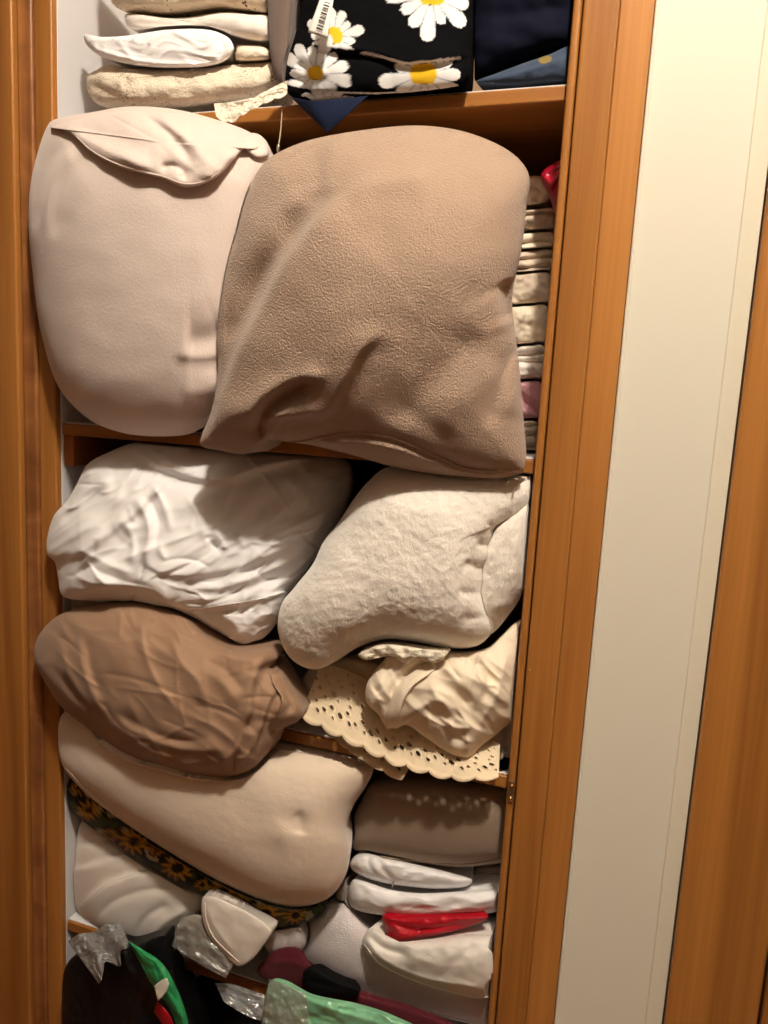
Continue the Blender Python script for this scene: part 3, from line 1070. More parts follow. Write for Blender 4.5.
fur = bundle('plush_blanket',
    [(386, 468), (368, 482), (354, 499), (339, 522), (324, 541), (313, 564), (294, 588), (282, 604), (278, 627), (285, 650), (298, 664), (317, 669), (336, 661), (358, 647), (385, 639), (411, 641), (437, 646),
     (464, 648), (480, 644), (490, 634), (492, 620), (486, 606), (484, 590), (486, 572), (494, 556), (496, 544), (500, 530), (510, 520), (522, 514), (534, 504), (536, 486), (520, 472), (471, 466), (430, 464)],
    -0.005, 0.080, 0.20, M['plush'], 3, p=2.7, pz=2.0, tilt=(0.018, -0.012), nr=120, bs=0.82, c=(410, 560), blur=300,
    creases=[('v', [(330, 662), (345, 642), (372, 626), (402, 618)], 13, 0.007), ('r', [(300, 600), (330, 580), (350, 545)], 22, 0.004), ('r', [(345, 520), (400, 512), (470, 516)], 20, 0.004),
             ('v', [(503, 540), (486, 546), (470, 545)], 4, 0.007), ('v', [(492, 565), (474, 567), (458, 562)], 4, 0.006), ('v', [(488, 590), (468, 592), (452, 588)], 5, 0.005), ('v', [(506, 522), (490, 528), (480, 526)], 4, 0.005), ('v', [(494, 612), (474, 616), (455, 614)], 5, 0.004)],
    noise=soft(0.003, 80, 33), fine=soft(0.0009, 8, 35, 3))
rl = bundle('rolled_side', [(470, 560), (480, 530), (496, 514), (515, 502), (536, 492), (540, 520), (534, 548), (527, 575), (520, 598), (508, 616), (494, 632), (478, 640), (466, 610)], 0.025, 0.055, 0.15, M['plush'], 3, p=2.6, nr=54, parent=fur, gap=0.001,
    noise=add(soft(0.003, 40, 37), soft(0.0009, 8, 36, 3)), blur=20, tilt=(0.01, 0))
tag(fur, 'cream plush blanket with a rolled side, between white sheets and the right post', 'blanket')

white = bundle('bed_sheet',
    [(47, 540), (54, 516), (67, 501), (77, 484), (88, 464), (112, 451), (133, 443), (159, 441), (202, 446), (271, 452), (309, 454), (345, 460), (352, 480), (342, 512), (328, 537), (305, 572), (290, 592), (278, 620),
     (264, 637), (243, 646), (219, 633), (193, 622), (137, 606), (94, 601), (63, 596), (58, 577), (55, 562), (48, 555)],
    0.02, 0.080, 0.24, M['sheet_white'], 3, p=2.9, pz=2.2, tilt=(0.032, -0.028), nr=135, bs=0.85, c=(195, 530), blur=300,
    creases=[('sL', [(135, 548), (144, 560), (172, 573), (215, 571), (262, 556), (327, 521), (344, 500)], 3, 0.008, 22),
             ('r', [(150, 570), (182, 584), (222, 582), (265, 568), (312, 545)], 4, 0.005), ('v', [(160, 580), (200, 590), (240, 586), (290, 566)], 4, 0.005),
             ('sL', [(56, 588), (90, 590), (116, 585), (150, 588), (180, 606), (215, 603), (253, 597), (292, 590)], 3, 0.014, 40),
             ('sL', [(60, 568), (107, 542), (140, 516), (160, 496), (180, 478)], 3.5, 0.008, 24), ('r', [(66, 545), (95, 528), (128, 500), (150, 484)], 4, 0.005), ('v', [(70, 577), (112, 555), (150, 524)], 4, 0.005),
             ('r', [(155, 486), (168, 512), (172, 534)], 3, 0.007), ('r', [(142, 500), (153, 530), (146, 562)], 3.5, 0.008), ('v', [(148, 495), (161, 522), (160, 552)], 3.5, 0.007), ('r', [(165, 520), (162, 545), (170, 560)], 3, 0.005), ('r', [(130, 520), (138, 545), (134, 565)], 3.5, 0.005),
             ('sL', [(125, 446), (145, 462), (163, 473), (215, 486), (271, 470), (325, 458)], 3, 0.012, 30), ('r', [(150, 450), (172, 466), (200, 476)], 4, 0.004), ('r', [(230, 478), (270, 466), (310, 460)], 4, 0.004),
             ('v', [(205, 534), (220, 552)], 3, 0.006), ('r', [(212, 530), (226, 548)], 3, 0.005), ('r', [(230, 528), (242, 548)], 3, 0.005), ('sR', [(236, 562), (271, 533), (315, 512), (338, 500)], 3, 0.008, 20), ('r', [(225, 556), (255, 535), (290, 518)], 4, 0.005),
             ('r', [(120, 480), (92, 492), (70, 510)], 5, 0.008), ('v', [(112, 490), (88, 504), (64, 526)], 5, 0.005), ('r', [(185, 495), (200, 520), (205, 545)], 4, 0.004), ('v', [(255, 500), (262, 520), (258, 545)], 6, 0.005), ('v', [(90, 562), (125, 577), (160, 584)], 4, 0.005),
             ('r', [(80, 545), (110, 560), (140, 572)], 4, 0.004), ('r', [(282, 480), (300, 500), (304, 515)], 6, 0.004), ('r', [(262, 590), (285, 575), (310, 555)], 4, 0.005), ('r', [(76, 572), (100, 580), (126, 580)], 4, 0.004)]
            + strokes(16, (60, 480, 200, 590), -0.6, 0.4, 60, 1.8, 0.0034, 11, kinds='rrv') + strokes(18, (190, 470, 335, 600), -0.5, 0.35, 75, 1.8, 0.0034, 12, kinds='rrv') + strokes(12, (70, 470, 330, 600), 1.0, 0.4, 34, 1.6, 0.0026, 13, kinds='r'),
    noise=add(soft(0.005, 70, 41), facets(0.008, 34, 45, -0.6)))
wl = overlay('lower_fold', [(192, 612), (215, 606), (253, 600), (286, 592), (277, 618), (263, 635), (243, 644), (220, 631)], white, 0.008, M['sheet_white'], white, nr=36,
    creases=[('r', [(215, 612), (235, 625), (243, 640)], 5, 0.004), ('v', [(250, 605), (256, 620), (250, 636)], 5, 0.004)], noise=crumple(0.002, 20, 46))
tag(white, 'crumpled white cotton sheet heaped on top of the brown bundle', 'sheet')

gc = bundle('folded_cloth', [(58, 598), (75, 594), (110, 598), (118, 608), (110, 620), (80, 624), (62, 618)], 0.03, 0.03, 0.18, M['linen_dull'], 3, p=3, nr=22, nt=110, creases=[('v', [(58, 606), (115, 608)], 2.5, 0.004)])
tag(gc, 'greyish cloth showing between the white sheet and the brown bundle', 'cloth')

crm = bundle('bed_sheet',
    [(366, 687), (373, 673), (384, 660), (394, 650), (430, 650), (466, 652), (488, 648), (502, 636), (514, 624), (523, 620), (525, 645), (520, 683), (514, 716), (499, 732), (481, 746), (467, 758), (449, 753), (425, 737), (407, 725), (396, 728), (386, 727), (379, 715), (367, 703)],
    -0.004, 0.045, 0.035, M['cotton_cream'], 3, p=2.8, pz=2.2, tilt=(0.034, -0.02), nr=90, push=False, bs=0.85, c=(455, 685),
    creases=[('sL', [(468, 662), (438, 668), (412, 680), (398, 700), (392, 728)], 3.5, 0.010, 18), ('sR', [(455, 660), (425, 662), (400, 676), (386, 700), (384, 722)], 3.5, 0.007, 18),
             ('v', [(375, 700), (386, 684), (402, 666)], 4, 0.006), ('sL', [(436, 660), (452, 680), (470, 698), (472, 712)], 4, 0.007, 26), ('r', [(412, 712), (440, 700), (462, 712)], 5, 0.004),
             ('v', [(420, 700), (445, 725), (470, 745)], 5, 0.005), ('r', [(432, 690), (455, 715), (485, 738)], 6, 0.005), ('v', [(455, 690), (475, 720), (492, 735)], 5, 0.005), ('r', [(500, 640), (500, 690), (490, 730)], 9, 0.004),
             ('sR', [(480, 645), (484, 680), (478, 705)], 3, 0.007, 20), ('r', [(505, 650), (496, 690), (478, 726)], 5, 0.006)] + strokes(20, (372, 650, 512, 750), 0.8, 0.35, 48, 1.8, 0.0032, 15, kinds='rrv'),
    noise=add(soft(0.004, 50, 51), facets(0.008, 28, 55, 0.8)))
overlay('twisted_strip', [(392, 728), (387, 724), (388, 705), (398, 686), (412, 672), (432, 661), (436, 668), (420, 680), (408, 694), (401, 712), (400, 727)], crm, 0.007, M['cotton_cream'], crm, nr=16, nt=100, c=(402, 693),
        creases=[('v', [(393, 722), (396, 702), (410, 684), (426, 670)], 2.5, 0.003)])
tag(crm, 'crumpled cream cotton sheet with a twisted strip, under the plush blanket', 'sheet')

ruf = bundle('lace_ruffle', [(358, 655), (364, 650), (382, 644), (400, 645), (420, 648), (438, 651), (446, 655), (436, 663), (418, 659), (406, 664), (394, 657), (378, 655), (366, 660)], -0.050, 0.014, 0.02, M['lace_trim'], 3, p=2.4, nr=24, nt=140,
    creases=[('v', [(384, 640), (390, 654)], 3, 0.006), ('v', [(404, 642), (402, 656)], 3, 0.006), ('v', [(422, 644), (424, 656)], 3, 0.006), ('v', [(370, 645), (372, 656)], 3, 0.005)], noise=soft(0.004, 9, 61))
tag(ruf, 'small cream lace ruffle peeping out under the plush blanket', 'lace')

# eyelet cloth under it
ey = bundle('eyelet_cloth',
    [(291, 698), (300, 684), (323, 666), (350, 658), (400, 670), (450, 690), (498, 720), (503, 760), (490, 772), (450, 772), (420, 764), (385, 752), (350, 738), (318, 722), (298, 712)],
    0.045, 0.03, 0.18, M['eyelet'], 3, p=3.2, tilt=(0.0, -0.012), nr=50, nt=220, bs=0.9, c=(400, 715), noise=soft(0.003, 40, 71))


def ey_holes(W_, H_, rows):
    pts = []
    for k, (v, n, sz, ph) in enumerate(rows):
        for i in range(n):
            pts.append(((i + ph) / n, v + 0.012 * math.sin(i * 2.1), sz * (1 + 0.25 * math.sin(i * 3.7 + k))))
    A = np.array(pts)

    def f(u, v):
        du = (A[:, 0] - u) * W_
        dv = (A[:, 1] - v) * H_
        # slanted ovals
        a = du * 0.8 + dv * 0.6
        b = -du * 0.6 + dv * 0.8
        return bool(((a / (A[:, 2] * 1.35)) ** 2 + (b / (A[:, 2] * 0.8)) ** 2 < 1).any())

    def rim(u, v):
        h = np.zeros(u.shape)
        for x, y, r in A:
            du, dv = (x - u) * W_, (y - v) * H_
            a, b = du * 0.8 + dv * 0.6, -du * 0.6 + dv * 0.8
            rr = np.sqrt((a / (r * 1.35)) ** 2 + (b / (r * 0.8)) ** 2)
            h += 0.0011 * np.exp(-((rr - 1.25) / 0.35) ** 2)
        return h
    return f, rim


rowsE = [(0.08, 15, 0.0011, 0.2), (0.20, 14, 0.0013, 0.6), (0.31, 15, 0.0015, 0.1), (0.44, 13, 0.0018, 0.5), (0.54, 15, 0.0014, 0.2), (0.66, 12, 0.0021, 0.55), (0.74, 12, 0.0024, 0.18), (0.79, 12, 0.0017, 0.82)]
hE, rE = ey_holes(0.235, 0.075, rowsE)
sheet('eyelet_border', [(322, 662, 0.008), (360, 676, 0.010), (400, 700, 0.012), (440, 716, 0.012), (500, 744, 0.012)],
      [(301, 714, -0.030), (326, 727, -0.036), (358, 743, -0.038), (393, 760, -0.040), (421, 769, -0.040), (449, 776, -0.038), (470, 778, -0.034), (498, 777, -0.024)],
      M['eyelet'], ey, nu=360, nv=110, holes=hE,
      disp=lambda u, v: rE(u, v) * 0.8 + (0.2 + v) * (0.005 * gn(u * 5, v * 1.5, 77) + 0.002 * gn(u * 13, v * 3, 78)) + 0.004 * np.sin(v * 3.1) + 0.0016 * np.exp(-((v - 0.965) / 0.03) ** 2),
      scal=lambda u: 0.085 * np.abs(np.sin(u * math.pi * 9)) ** 0.7 , thick=0.0011)
hE2, rE2 = ey_holes(0.10, 0.03, [(0.5, 5, 0.0022, 0.5), (0.25, 8, 0.0013, 0.2)])
sheet('second_border', [(318, 722, -0.020), (352, 736, -0.022), (380, 748, -0.024), (412, 764, -0.024)], [(332, 736, -0.028), (352, 752, -0.03), (378, 768, -0.032), (402, 780, -0.032)],
      M['eyelet'], ey, nu=140, nv=40, holes=hE2, disp=lambda u, v: rE2(u, v) + 0.003 * gn(u * 4, v * 2, 79), scal=lambda u: 0.12 * np.abs(np.sin(u * math.pi * 4)) ** 0.7, thick=0.0011)
overlay('tied_corner', [(289, 702), (291, 692), (300, 684), (308, 672), (316, 668), (318, 682), (314, 698), (306, 704), (296, 708)], ey, 0.016, M['cotton_cream'], ey, nr=18,
        creases=[('v', [(292, 700), (304, 690), (314, 674)], 3, 0.006), ('v', [(300, 704), (310, 690)], 3, 0.005)])
tag(ey, 'cream eyelet cloth with a scalloped pierced border hanging over the shelf edge', 'cloth')

us = bundle('folded_sheet', [(478, 700), (496, 680), (518, 676), (518, 730), (514, 766), (495, 772), (480, 764)], 0.055, 0.02, 0.1, M['sheet_white2'], 3, p=4, nr=26, creases=[('v', [(480, 728), (516, 726)], 2.5, 0.004), ('v', [(480, 750), (516, 750)], 2.5, 0.004)])
tag(us, 'white folded sheet between the eyelet cloth and the right post', 'sheet')
ub = bundle('folded_cloth', [(402, 772), (420, 766), (460, 772), (500, 772), (510, 778), (506, 789), (480, 791), (440, 788), (412, 781)], 0.02, 0.02, 0.15, M['linen'], 3, p=3, nr=24, nt=120, noise=soft(0.002, 30, 81))
tag(ub, 'thin beige cloth peeping out below the eyelet border at the post', 'cloth')
dk = bundle('dark_body', [(338, 470), (350, 462), (372, 466), (380, 478), (366, 494), (348, 500), (338, 490)], 0.12, 0.02, 0.14, M['black'], 3, p=2.6, nr=20, nt=90)  # plain black body set deep in the gap
tag(dk, 'black body deep in the gap between white sheet and plush blanket', 'cloth')

# ================================================================== fourth compartment
lower = bundle('fleece_blanket',
    [(58, 742), (60, 718), (75, 706), (110, 708), (160, 716), (220, 728), (280, 742), (330, 750), (362, 757), (373, 768), (366, 786), (353, 806), (346, 828), (350, 850), (346, 874), (333, 894), (314, 904), (288, 907),
     (261, 900), (217, 880), (173, 854), (128, 825), (89, 796), (64, 768)],
    -0.01, 0.09, 0.22, M['fleece_beige'], 4, p=2.5, pz=2.0, tilt=(0.008, -0.015), nr=100, bs=0.75, gap=0.006, c=(225, 810), blur=300,
    creases=[('v', [(290, 812), (296, 820), (294, 834)], 5, 0.004)],
    dots=[(290, 822, 12, -0.005), (278, 832, 13, 0.004)], noise=soft(0.004, 110, 91), fine=soft(0.0004, 7, 92, 2))
seam('hem', [(66, 768), (90, 793), (128, 822), (173, 851), (217, 877), (260, 897)], lower, 0.0014, M['fleece_beige'], lower)
tag(lower, 'thick beige fleece blanket with a dimple, under the brown bundle', 'blanket')

YEL, ORG, DKC, GRN, LGT, BLK = lin(188, 138, 40), lin(140, 88, 26), lin(30, 18, 12), lin(62, 70, 40), lin(172, 160, 126), lin(20, 20, 20)


def sun_cols(q):
    c = np.tile(np.array(BLK), (len(q), 1))
    g = gn(q[:, 0] / 16, q[:, 1] / 13, 5)
    c[g > 0.12] = GRN
    c[gn(q[:, 0] / 12 + 7, q[:, 1] / 9, 8) > 0.42] = LGT
    for x, y, r in ((92, 812, 13), (136, 842, 17), (178, 868, 17), (222, 890, 17), (262, 912, 18), (292, 914, 12), (112, 836, 9), (158, 850, 9), (244, 893, 9), (80, 790, 9), (202, 884, 8)):
        dx, dy = q[:, 0] - x, (q[:, 1] - y) * 1.25
        d = np.hypot(dx, dy)
        an = np.arctan2(dy, dx)
        edge = r * (0.78 + 0.22 * np.cos(an * 11))
        m = d < edge
        c[m] = YEL
        m2 = m & (np.cos(an * 11 + 1.5) > 0.55)
        c[m2] = ORG
        c[d < r * 0.36] = DKC
    return c


sf = bundle('sunflower_cloth',
    [(64, 782), (72, 776), (110, 800), (160, 830), (220, 864), (270, 884), (312, 894), (326, 906), (318, 918), (300, 923), (270, 928), (246, 918), (204, 897), (155, 870), (124, 850), (84, 822), (67, 806)],
    0.01, 0.05, 0.22, M['sunflower'], 4, p=3, tilt=(0, -0.01), nr=60, nt=420, bs=0.9, c=(190, 858), colfn=sun_cols, noise=soft(0.002, 30, 95))
tag(sf, 'dark cloth printed with yellow sunflowers under the beige fleece blanket', 'cloth')

lt = bundle('folded_blanket',
    [(72, 822), (70, 855), (70, 886), (76, 908), (92, 926), (110, 938), (128, 943), (150, 946), (168, 938), (190, 922), (204, 905), (202, 888), (160, 866), (120, 842), (88, 820)],
    0.025, 0.05, 0.22, M['cream'], 4, p=2.8, tilt=(0, -0.02), nr=60, nt=260, bs=0.9, c=(128, 890),
    creases=[('sR', [(64, 871), (98, 864), (128, 852), (156, 846)], 2.5, 0.009, 18), ('sR', [(74, 914), (92, 896), (111, 882), (155, 871), (196, 874)], 2.5, 0.010, 22), ('v', [(92, 924), (112, 902), (145, 890), (185, 890)], 4, 0.006), ('v', [(70, 846), (100, 842), (125, 838)], 3, 0.004),
             ('r', [(150, 946), (160, 925), (190, 906)], 5, 0.007), ('v', [(132, 940), (146, 916), (170, 902)], 4, 0.006)], noise=soft(0.003, 50, 97))
seam('hem', [(77, 910), (92, 896), (111, 882), (155, 871), (190, 876)], lt, 0.001, M['cream'], lt)
tag(lt, 'ivory folded blanket at the left end of the lowest shelf', 'blanket')

sw = bundle('towel', [(203, 897), (202, 916), (209, 936), (224, 953), (238, 966), (250, 961), (266, 942), (271, 930), (252, 914), (228, 902), (212, 896)], -0.046, 0.010, 0.02, M['cream'], 4, p=3, nr=40, nt=180,
    creases=[('r', [(206, 902), (214, 925), (236, 955)], 4, 0.003)], noise=soft(0.002, 30, 98))
seam('hem', [(205, 902), (206, 918), (213, 936), (228, 952), (239, 962)], sw, 0.001, M['cream'], sw)
tag(sw, 'small white towel with a drooping corner beside the ivory blanket', 'towel')
sw2 = bundle('folded_cloth', [(262, 930), (274, 920), (296, 922), (306, 934), (302, 950), (284, 957), (268, 952)], 0.012, 0.03, 0.05, M['towel_white'], 4, p=3, nr=26, nt=120, creases=[('v', [(288, 922), (286, 955)], 3, 0.004)])
tag(sw2, 'pale folded cloth between the small towel and the lilac-white towel', 'cloth')
pkg = bundle('packed_cloth', [(180, 922), (174, 944), (200, 960), (222, 973), (233, 962), (216, 944), (206, 930), (194, 917)], -0.022, 0.012, 0.04, M['packed'], 4, p=4, nr=30, nt=150,
    creases=[('r', [(190, 922), (184, 944)], 2, 0.002), ('r', [(215, 945), (206, 962)], 2, 0.002)], noise=crumple(0.002, 14, 101))
fl_ = sheet('wrapper', [(180, 918, -0.043), (196, 914, -0.043), (210, 930, -0.043), (236, 960, -0.043)], [(172, 946, -0.052), (198, 963, -0.054), (214, 972, -0.054), (226, 978, -0.05)], M['film'], pkg, nu=40, nv=26,
    disp=lambda u, v: 0.004 * gn(u * 5, v * 4, 103) + 0.002 * gn(u * 12, v * 9, 104), thick=0.0006)
tag(pkg, 'beige cloth packed in clear film on the edge of the lowest shelf', 'package')

# right half of the fourth compartment
rd = bundle('satin_cloth', [(382, 917), (386, 930), (391, 949), (402, 946), (417, 940), (455, 931), (484, 921), (488, 917), (460, 916), (436, 917), (405, 918)], 0.0, 0.014, 0.06, M['satin_red'], 4, p=2.6, nr=34, nt=180, c=(412, 928),
    creases=[('v', [(388, 922), (420, 930), (470, 922)], 3, 0.005), ('r', [(390, 936), (420, 935), (455, 928)], 3, 0.004), ('v', [(392, 945), (396, 930)], 3, 0.004)], noise=crumple(0.002, 14, 117, -0.2))
tag(rd, 'bright red satin cloth spilling out between white pillowcase and cushion', 'cloth')
cu = bundle('cushion', [(371, 929), (363, 938), (363, 949), (380, 966), (411, 981), (452, 994), (489, 999), (504, 990), (506, 950), (500, 938), (470, 934), (430, 938), (392, 938)], 0.0, 0.045, 0.12, M['cushion'], 4, p=2.8, nr=70, bs=0.8, c=(440, 962), blur=200,
    creases=[('r', [(368, 942), (388, 962), (425, 978), (490, 988)], 4, 0.005), ('v', [(368, 934), (384, 948), (412, 956)], 4, 0.006), ('r', [(366, 938), (376, 950), (372, 958)], 4, 0.004), ('v', [(480, 940), (455, 962), (432, 985)], 5, 0.003), ('r', [(400, 950), (440, 965), (490, 962)], 6, 0.003)], noise=soft(0.003, 30, 121))
seam('piping', [(364, 944), (382, 965), (411, 979), (452, 992), (488, 997)], cu, 0.0014, M['cushion'], cu)
tag(cu, 'white satin cushion with red satin lying on it, at the post', 'cushion')
pc2 = bundle('pillowcase', [(353, 880), (348, 896), (353, 908), (380, 915), (421, 918), (467, 916), (497, 911), (506, 900), (500, 890), (467, 891), (421, 893), (383, 888), (364, 881)], 0.04, 0.05, 0.2, M['sheet_white'], 4, push=False, p=3, nr=40, nt=200, bs=0.92,
    creases=[('v', [(360, 884), (366, 896), (364, 908)], 4, 0.004), ('v', [(390, 905), (430, 908), (470, 900)], 4, 0.004)], noise=crumple(0.003, 30, 115, 0.1))
tag(pc2, 'white folded pillowcase lying directly on the red satin', 'pillowcase')
pc1 = bundle('pillowcase', [(355, 856), (350, 866), (360, 875), (383, 883), (421, 888), (449, 889), (467, 886), (472, 880), (456, 874), (421, 865), (383, 857), (366, 853)], 0.05, 0.05, 0.2, M['sheet_white'], 4, push=False, p=3, nr=40, nt=200, bs=0.92,
    creases=[('v', [(368, 855), (372, 868), (384, 884)], 3, 0.006), ('v', [(378, 857), (384, 870), (398, 882)], 3, 0.005), ('v', [(420, 880), (450, 887), (470, 886)], 4, 0.004)], noise=crumple(0.003, 24, 113, 0.3))
tag(pc1, 'white folded pillowcase right under the dull brown blanket', 'pillowcase')
dt = bundle('fleece_blanket',
    [(374, 782), (362, 800), (354, 816), (349, 834), (353, 848), (374, 857), (405, 862), (452, 867), (483, 865), (506, 860), (516, 840), (517, 805), (512, 786), (470, 782), (420, 778)],
    0.06, 0.065, 0.24, M['fleece_brown'], 4, p=3.2, pz=2.3, nr=70, nt=260, bs=0.9, c=(435, 822), noise=soft(0.003, 70, 111), creases=[('v', [(500, 800), (505, 830), (498, 860)], 7, 0.004)])
seam('hem', [(352, 846), (374, 855), (405, 860), (452, 864), (483, 862), (500, 858)], dt, 0.0013, M['fleece_brown'], dt)
tag(dt, 'dull brown folded fleece blanket under the eyelet cloth at the post', 'blanket')
dt2 = bundle('folded_cloth', [(440, 868), (470, 867), (500, 864), (512, 868), (510, 888), (490, 894), (455, 890), (440, 882)], 0.10, 0.03, 0.2, M['linen_dull'], 4, p=3.5, nr=26, nt=130)
tag(dt2, 'grey brown folded cloth below the dull brown blanket at the post', 'cloth')
grd = bundle('folded_cloth', [(440, 924), (470, 917), (500, 914), (508, 924), (504, 936), (470, 938), (445, 936)], 0.10, 0.03, 0.18, M['linen_dull'], 4, p=3, nr=24, nt=120)
tag(grd, 'grey folded cloth behind the red satin at the post', 'cloth')
lv = bundle('towel', [(322, 906), (304, 926), (296, 948), (308, 968), (342, 986), (389, 1003), (436, 1016), (484, 1027), (503, 1030), (508, 1000), (480, 985), (400, 950), (362, 920), (345, 904)], 0.042, 0.05, 0.16, M['towel_white'], 4, p=2.8, nr=70, bs=0.88, c=(385, 968), blur=100,
    noise=soft(0.003, 60, 123), creases=[('v', [(368, 960), (372, 975), (366, 992)], 6, 0.003)])
seam('hem', [(300, 955), (312, 968), (342, 983), (389, 1000), (436, 1013), (480, 1024)], lv, 0.0014, M['towel_white'], lv)
tag(lv, 'big lilac-white folded towel on the lowest shelf under the cushion', 'towel')
gg = bundle('folded_cloth', [(336, 892), (344, 886), (356, 892), (358, 906), (350, 914), (340, 908)], 0.05, 0.02, 0.1, M['linen_dull'], 4, p=3, nr=18, nt=80)
tag(gg, 'small grey cloth in the gap left of the lower white pillowcase', 'cloth')
mr = bundle('maroon_cloth', [(257, 972), (266, 958), (278, 950), (297, 950), (312, 968), (345, 988), (395, 1006), (450, 1024), (470, 1042), (430, 1044), (380, 1026), (320, 1002), (280, 987)], -0.014, 0.010, 0.024, M['maroon'], 0, p=3, nr=40, c=(300, 984),
    noise=soft(0.002, 20, 125), push=False, creases=[('r', [(264, 966), (290, 962), (310, 972)], 4, 0.003)])
tag(mr, 'maroon cloth lying flat under the lilac-white towel', 'cloth')
bk = bundle('black_cloth', [(303, 973), (312, 968), (330, 978), (345, 985), (360, 991), (352, 997), (334, 995), (320, 998), (308, 991)], -0.030, 0.005, 0.035, M['black'], 0, p=2.5, nr=24, creases=[('v', [(306, 980), (340, 988)], 3, 0.003)], push=False)
tag(bk, 'small black cloth lying on the maroon one below the lilac-white towel', 'cloth')

# ================================================================== below the lowest shelf
mint = bundle('hanging_package', [(271, 981), (265, 998), (262, 1020), (260, 1060), (330, 1075), (420, 1070), (430, 1040), (396, 1019), (358, 1006), (311, 996), (284, 982)], -0.066, 0.016, 0.010, M['mint'], 0, p=3.4, nr=60, c=(330, 1030), push=False,
    creases=[('r', [(275, 985), (272, 1010), (270, 1050)], 3, 0.004), ('r', [(300, 998), (340, 1012), (400, 1030)], 4, 0.004), ('v', [(290, 992), (310, 1015), (350, 1030)], 5, 0.004)] + strokes(24, (270, 990, 400, 1050), 0.5, 0.6, 34, 3, 0.003, 19), noise=soft(0.002, 20, 131))
sheet('wrapper', [(269, 979, -0.090), (285, 984, -0.098), (306, 994, -0.10)], [(262, 1024, -0.102), (285, 1030, -0.108), (310, 1036, -0.106)], M['film'], mint, nu=44, nv=30, disp=lambda u, v: 0.004 * gn(u * 5, v * 5, 132) + 0.002 * gn(u * 13, v * 11, 133), thick=0.0006)
tag(mint, 'mint green cloth in shiny film hanging below the lowest shelf', 'package')
clr = sheet('clear_bag', [(215, 983, -0.015), (232, 984, -0.03), (250, 990, -0.03), (268, 996, -0.03)], [(224, 1002, -0.05), (240, 1012, -0.05), (252, 1018, -0.05), (266, 1022, -0.05)], M['film_grey'], None, nu=40, nv=24,
    disp=lambda u, v: 0.005 * gn(u * 4, v * 4, 134) + 0.002 * gn(u * 11, v * 9, 135), thick=0.0006)
tag(clr, 'crumpled clear bag sticking out left of the mint green package', 'bag')
bb = bundle('black_bag', [(64, 972), (74, 956), (96, 950), (112, 944), (128, 946), (150, 940), (166, 936), (172, 960), (180, 990), (194, 1020), (205, 1080), (205, 1150), (66, 1150), (62, 1060), (62, 1000)], -0.05, 0.05, 0.12, M['blackbag'], 5, p=3, nr=60, nt=240, c=(140, 1030),
    creases=[('v', [(130, 950), (140, 985), (150, 1030)], 6, 0.006), ('r', [(110, 960), (112, 1000), (118, 1050)], 8, 0.004)], noise=crumple(0.004, 40, 141, 1.2))
fr = overlay('pointed_flap', [(146, 944), (166, 936), (173, 962), (172, 970), (160, 962)], bb, 0.004, M['black'], bb, nr=12)
tag(bb, 'black bag standing under the lowest shelf on the left', 'bag')
bd = bundle('dark_filler', [(192, 985), (205, 974), (225, 984), (250, 1000), (275, 1010), (300, 1040), (300, 1120), (212, 1120), (206, 1060), (198, 1020)], 0.03, 0.02, 0.2, M['black'], 5, p=4, nr=40, noise=soft(0.004, 40, 149))  # black mass added so the space under the lowest shelf stays dark
tag(bd, 'added dark filler that keeps the space behind the black and green bags dark', 'filler')
gf = sheet('grey_bag', [(68, 941, -0.04), (80, 934, -0.05), (93, 932, -0.04), (106, 925, -0.05), (121, 922, -0.04)], [(99, 984, -0.11), (104, 970, -0.11), (116, 962, -0.10), (122, 950, -0.11), (129, 944, -0.10)], M['film_grey'], None, nu=70, nv=50,
    disp=lambda u, v: 0.012 * gn(u * 3, v * 3, 143) + 0.010 * np.abs(gn(u * 6, v * 5, 144)) + 0.004 * np.abs(gn(u * 14, v * 12, 145)), thick=0.0006, scal=lambda u: 0.35 * gn(u * 4, u * 0, 9))
tag(gf, 'cloudy grey plastic bag crumpled over the top of the black bag', 'bag')
gr = sheet('hanging_bag', [(129, 941, -0.098), (143, 950, -0.11), (156, 958, -0.11), (166, 968, -0.11), (180, 996, -0.11), (188, 1022, -0.11), (190, 1050, -0.10)],
    [(130, 944, -0.098), (140, 962, -0.108), (148, 978, -0.11), (158, 992, -0.112), (168, 1006, -0.112), (176, 1024, -0.11), (178, 1050, -0.10)], M['green'], None, nu=60, nv=20,
    disp=lambda u, v: 0.010 * np.sin(v * math.pi) + 0.004 * gn(u * 6, v * 3, 146) + 0.002 * gn(u * 14, v * 7, 147), thick=0.0008)
sheet('white_print', [(154, 986, -0.127), (162, 980, -0.13), (167, 978, -0.13)], [(158, 1001, -0.13), (166, 992, -0.13), (169, 984, -0.13)], M['paper'], gr, nu=10, nv=8, disp=lambda u, v: 0.001 * gn(u * 3, v * 3, 3), thick=0.0006)
tag(gr, 'green plastic bag hanging over the front of the black bag', 'bag')
rdp = sheet('red_cloth', [(157, 1002, -0.115), (164, 1008, -0.118), (172, 1020, -0.118), (176, 1040, -0.115)], [(154, 1012, -0.112), (160, 1020, -0.114), (164, 1030, -0.114), (166, 1044, -0.112)], M['satin_red'], None, nu=20, nv=10,
    disp=lambda u, v: 0.004 * np.sin(v * math.pi), thick=0.001)
tag(rdp, 'scrap of red cloth beside the green bag at the bottom edge', 'cloth')

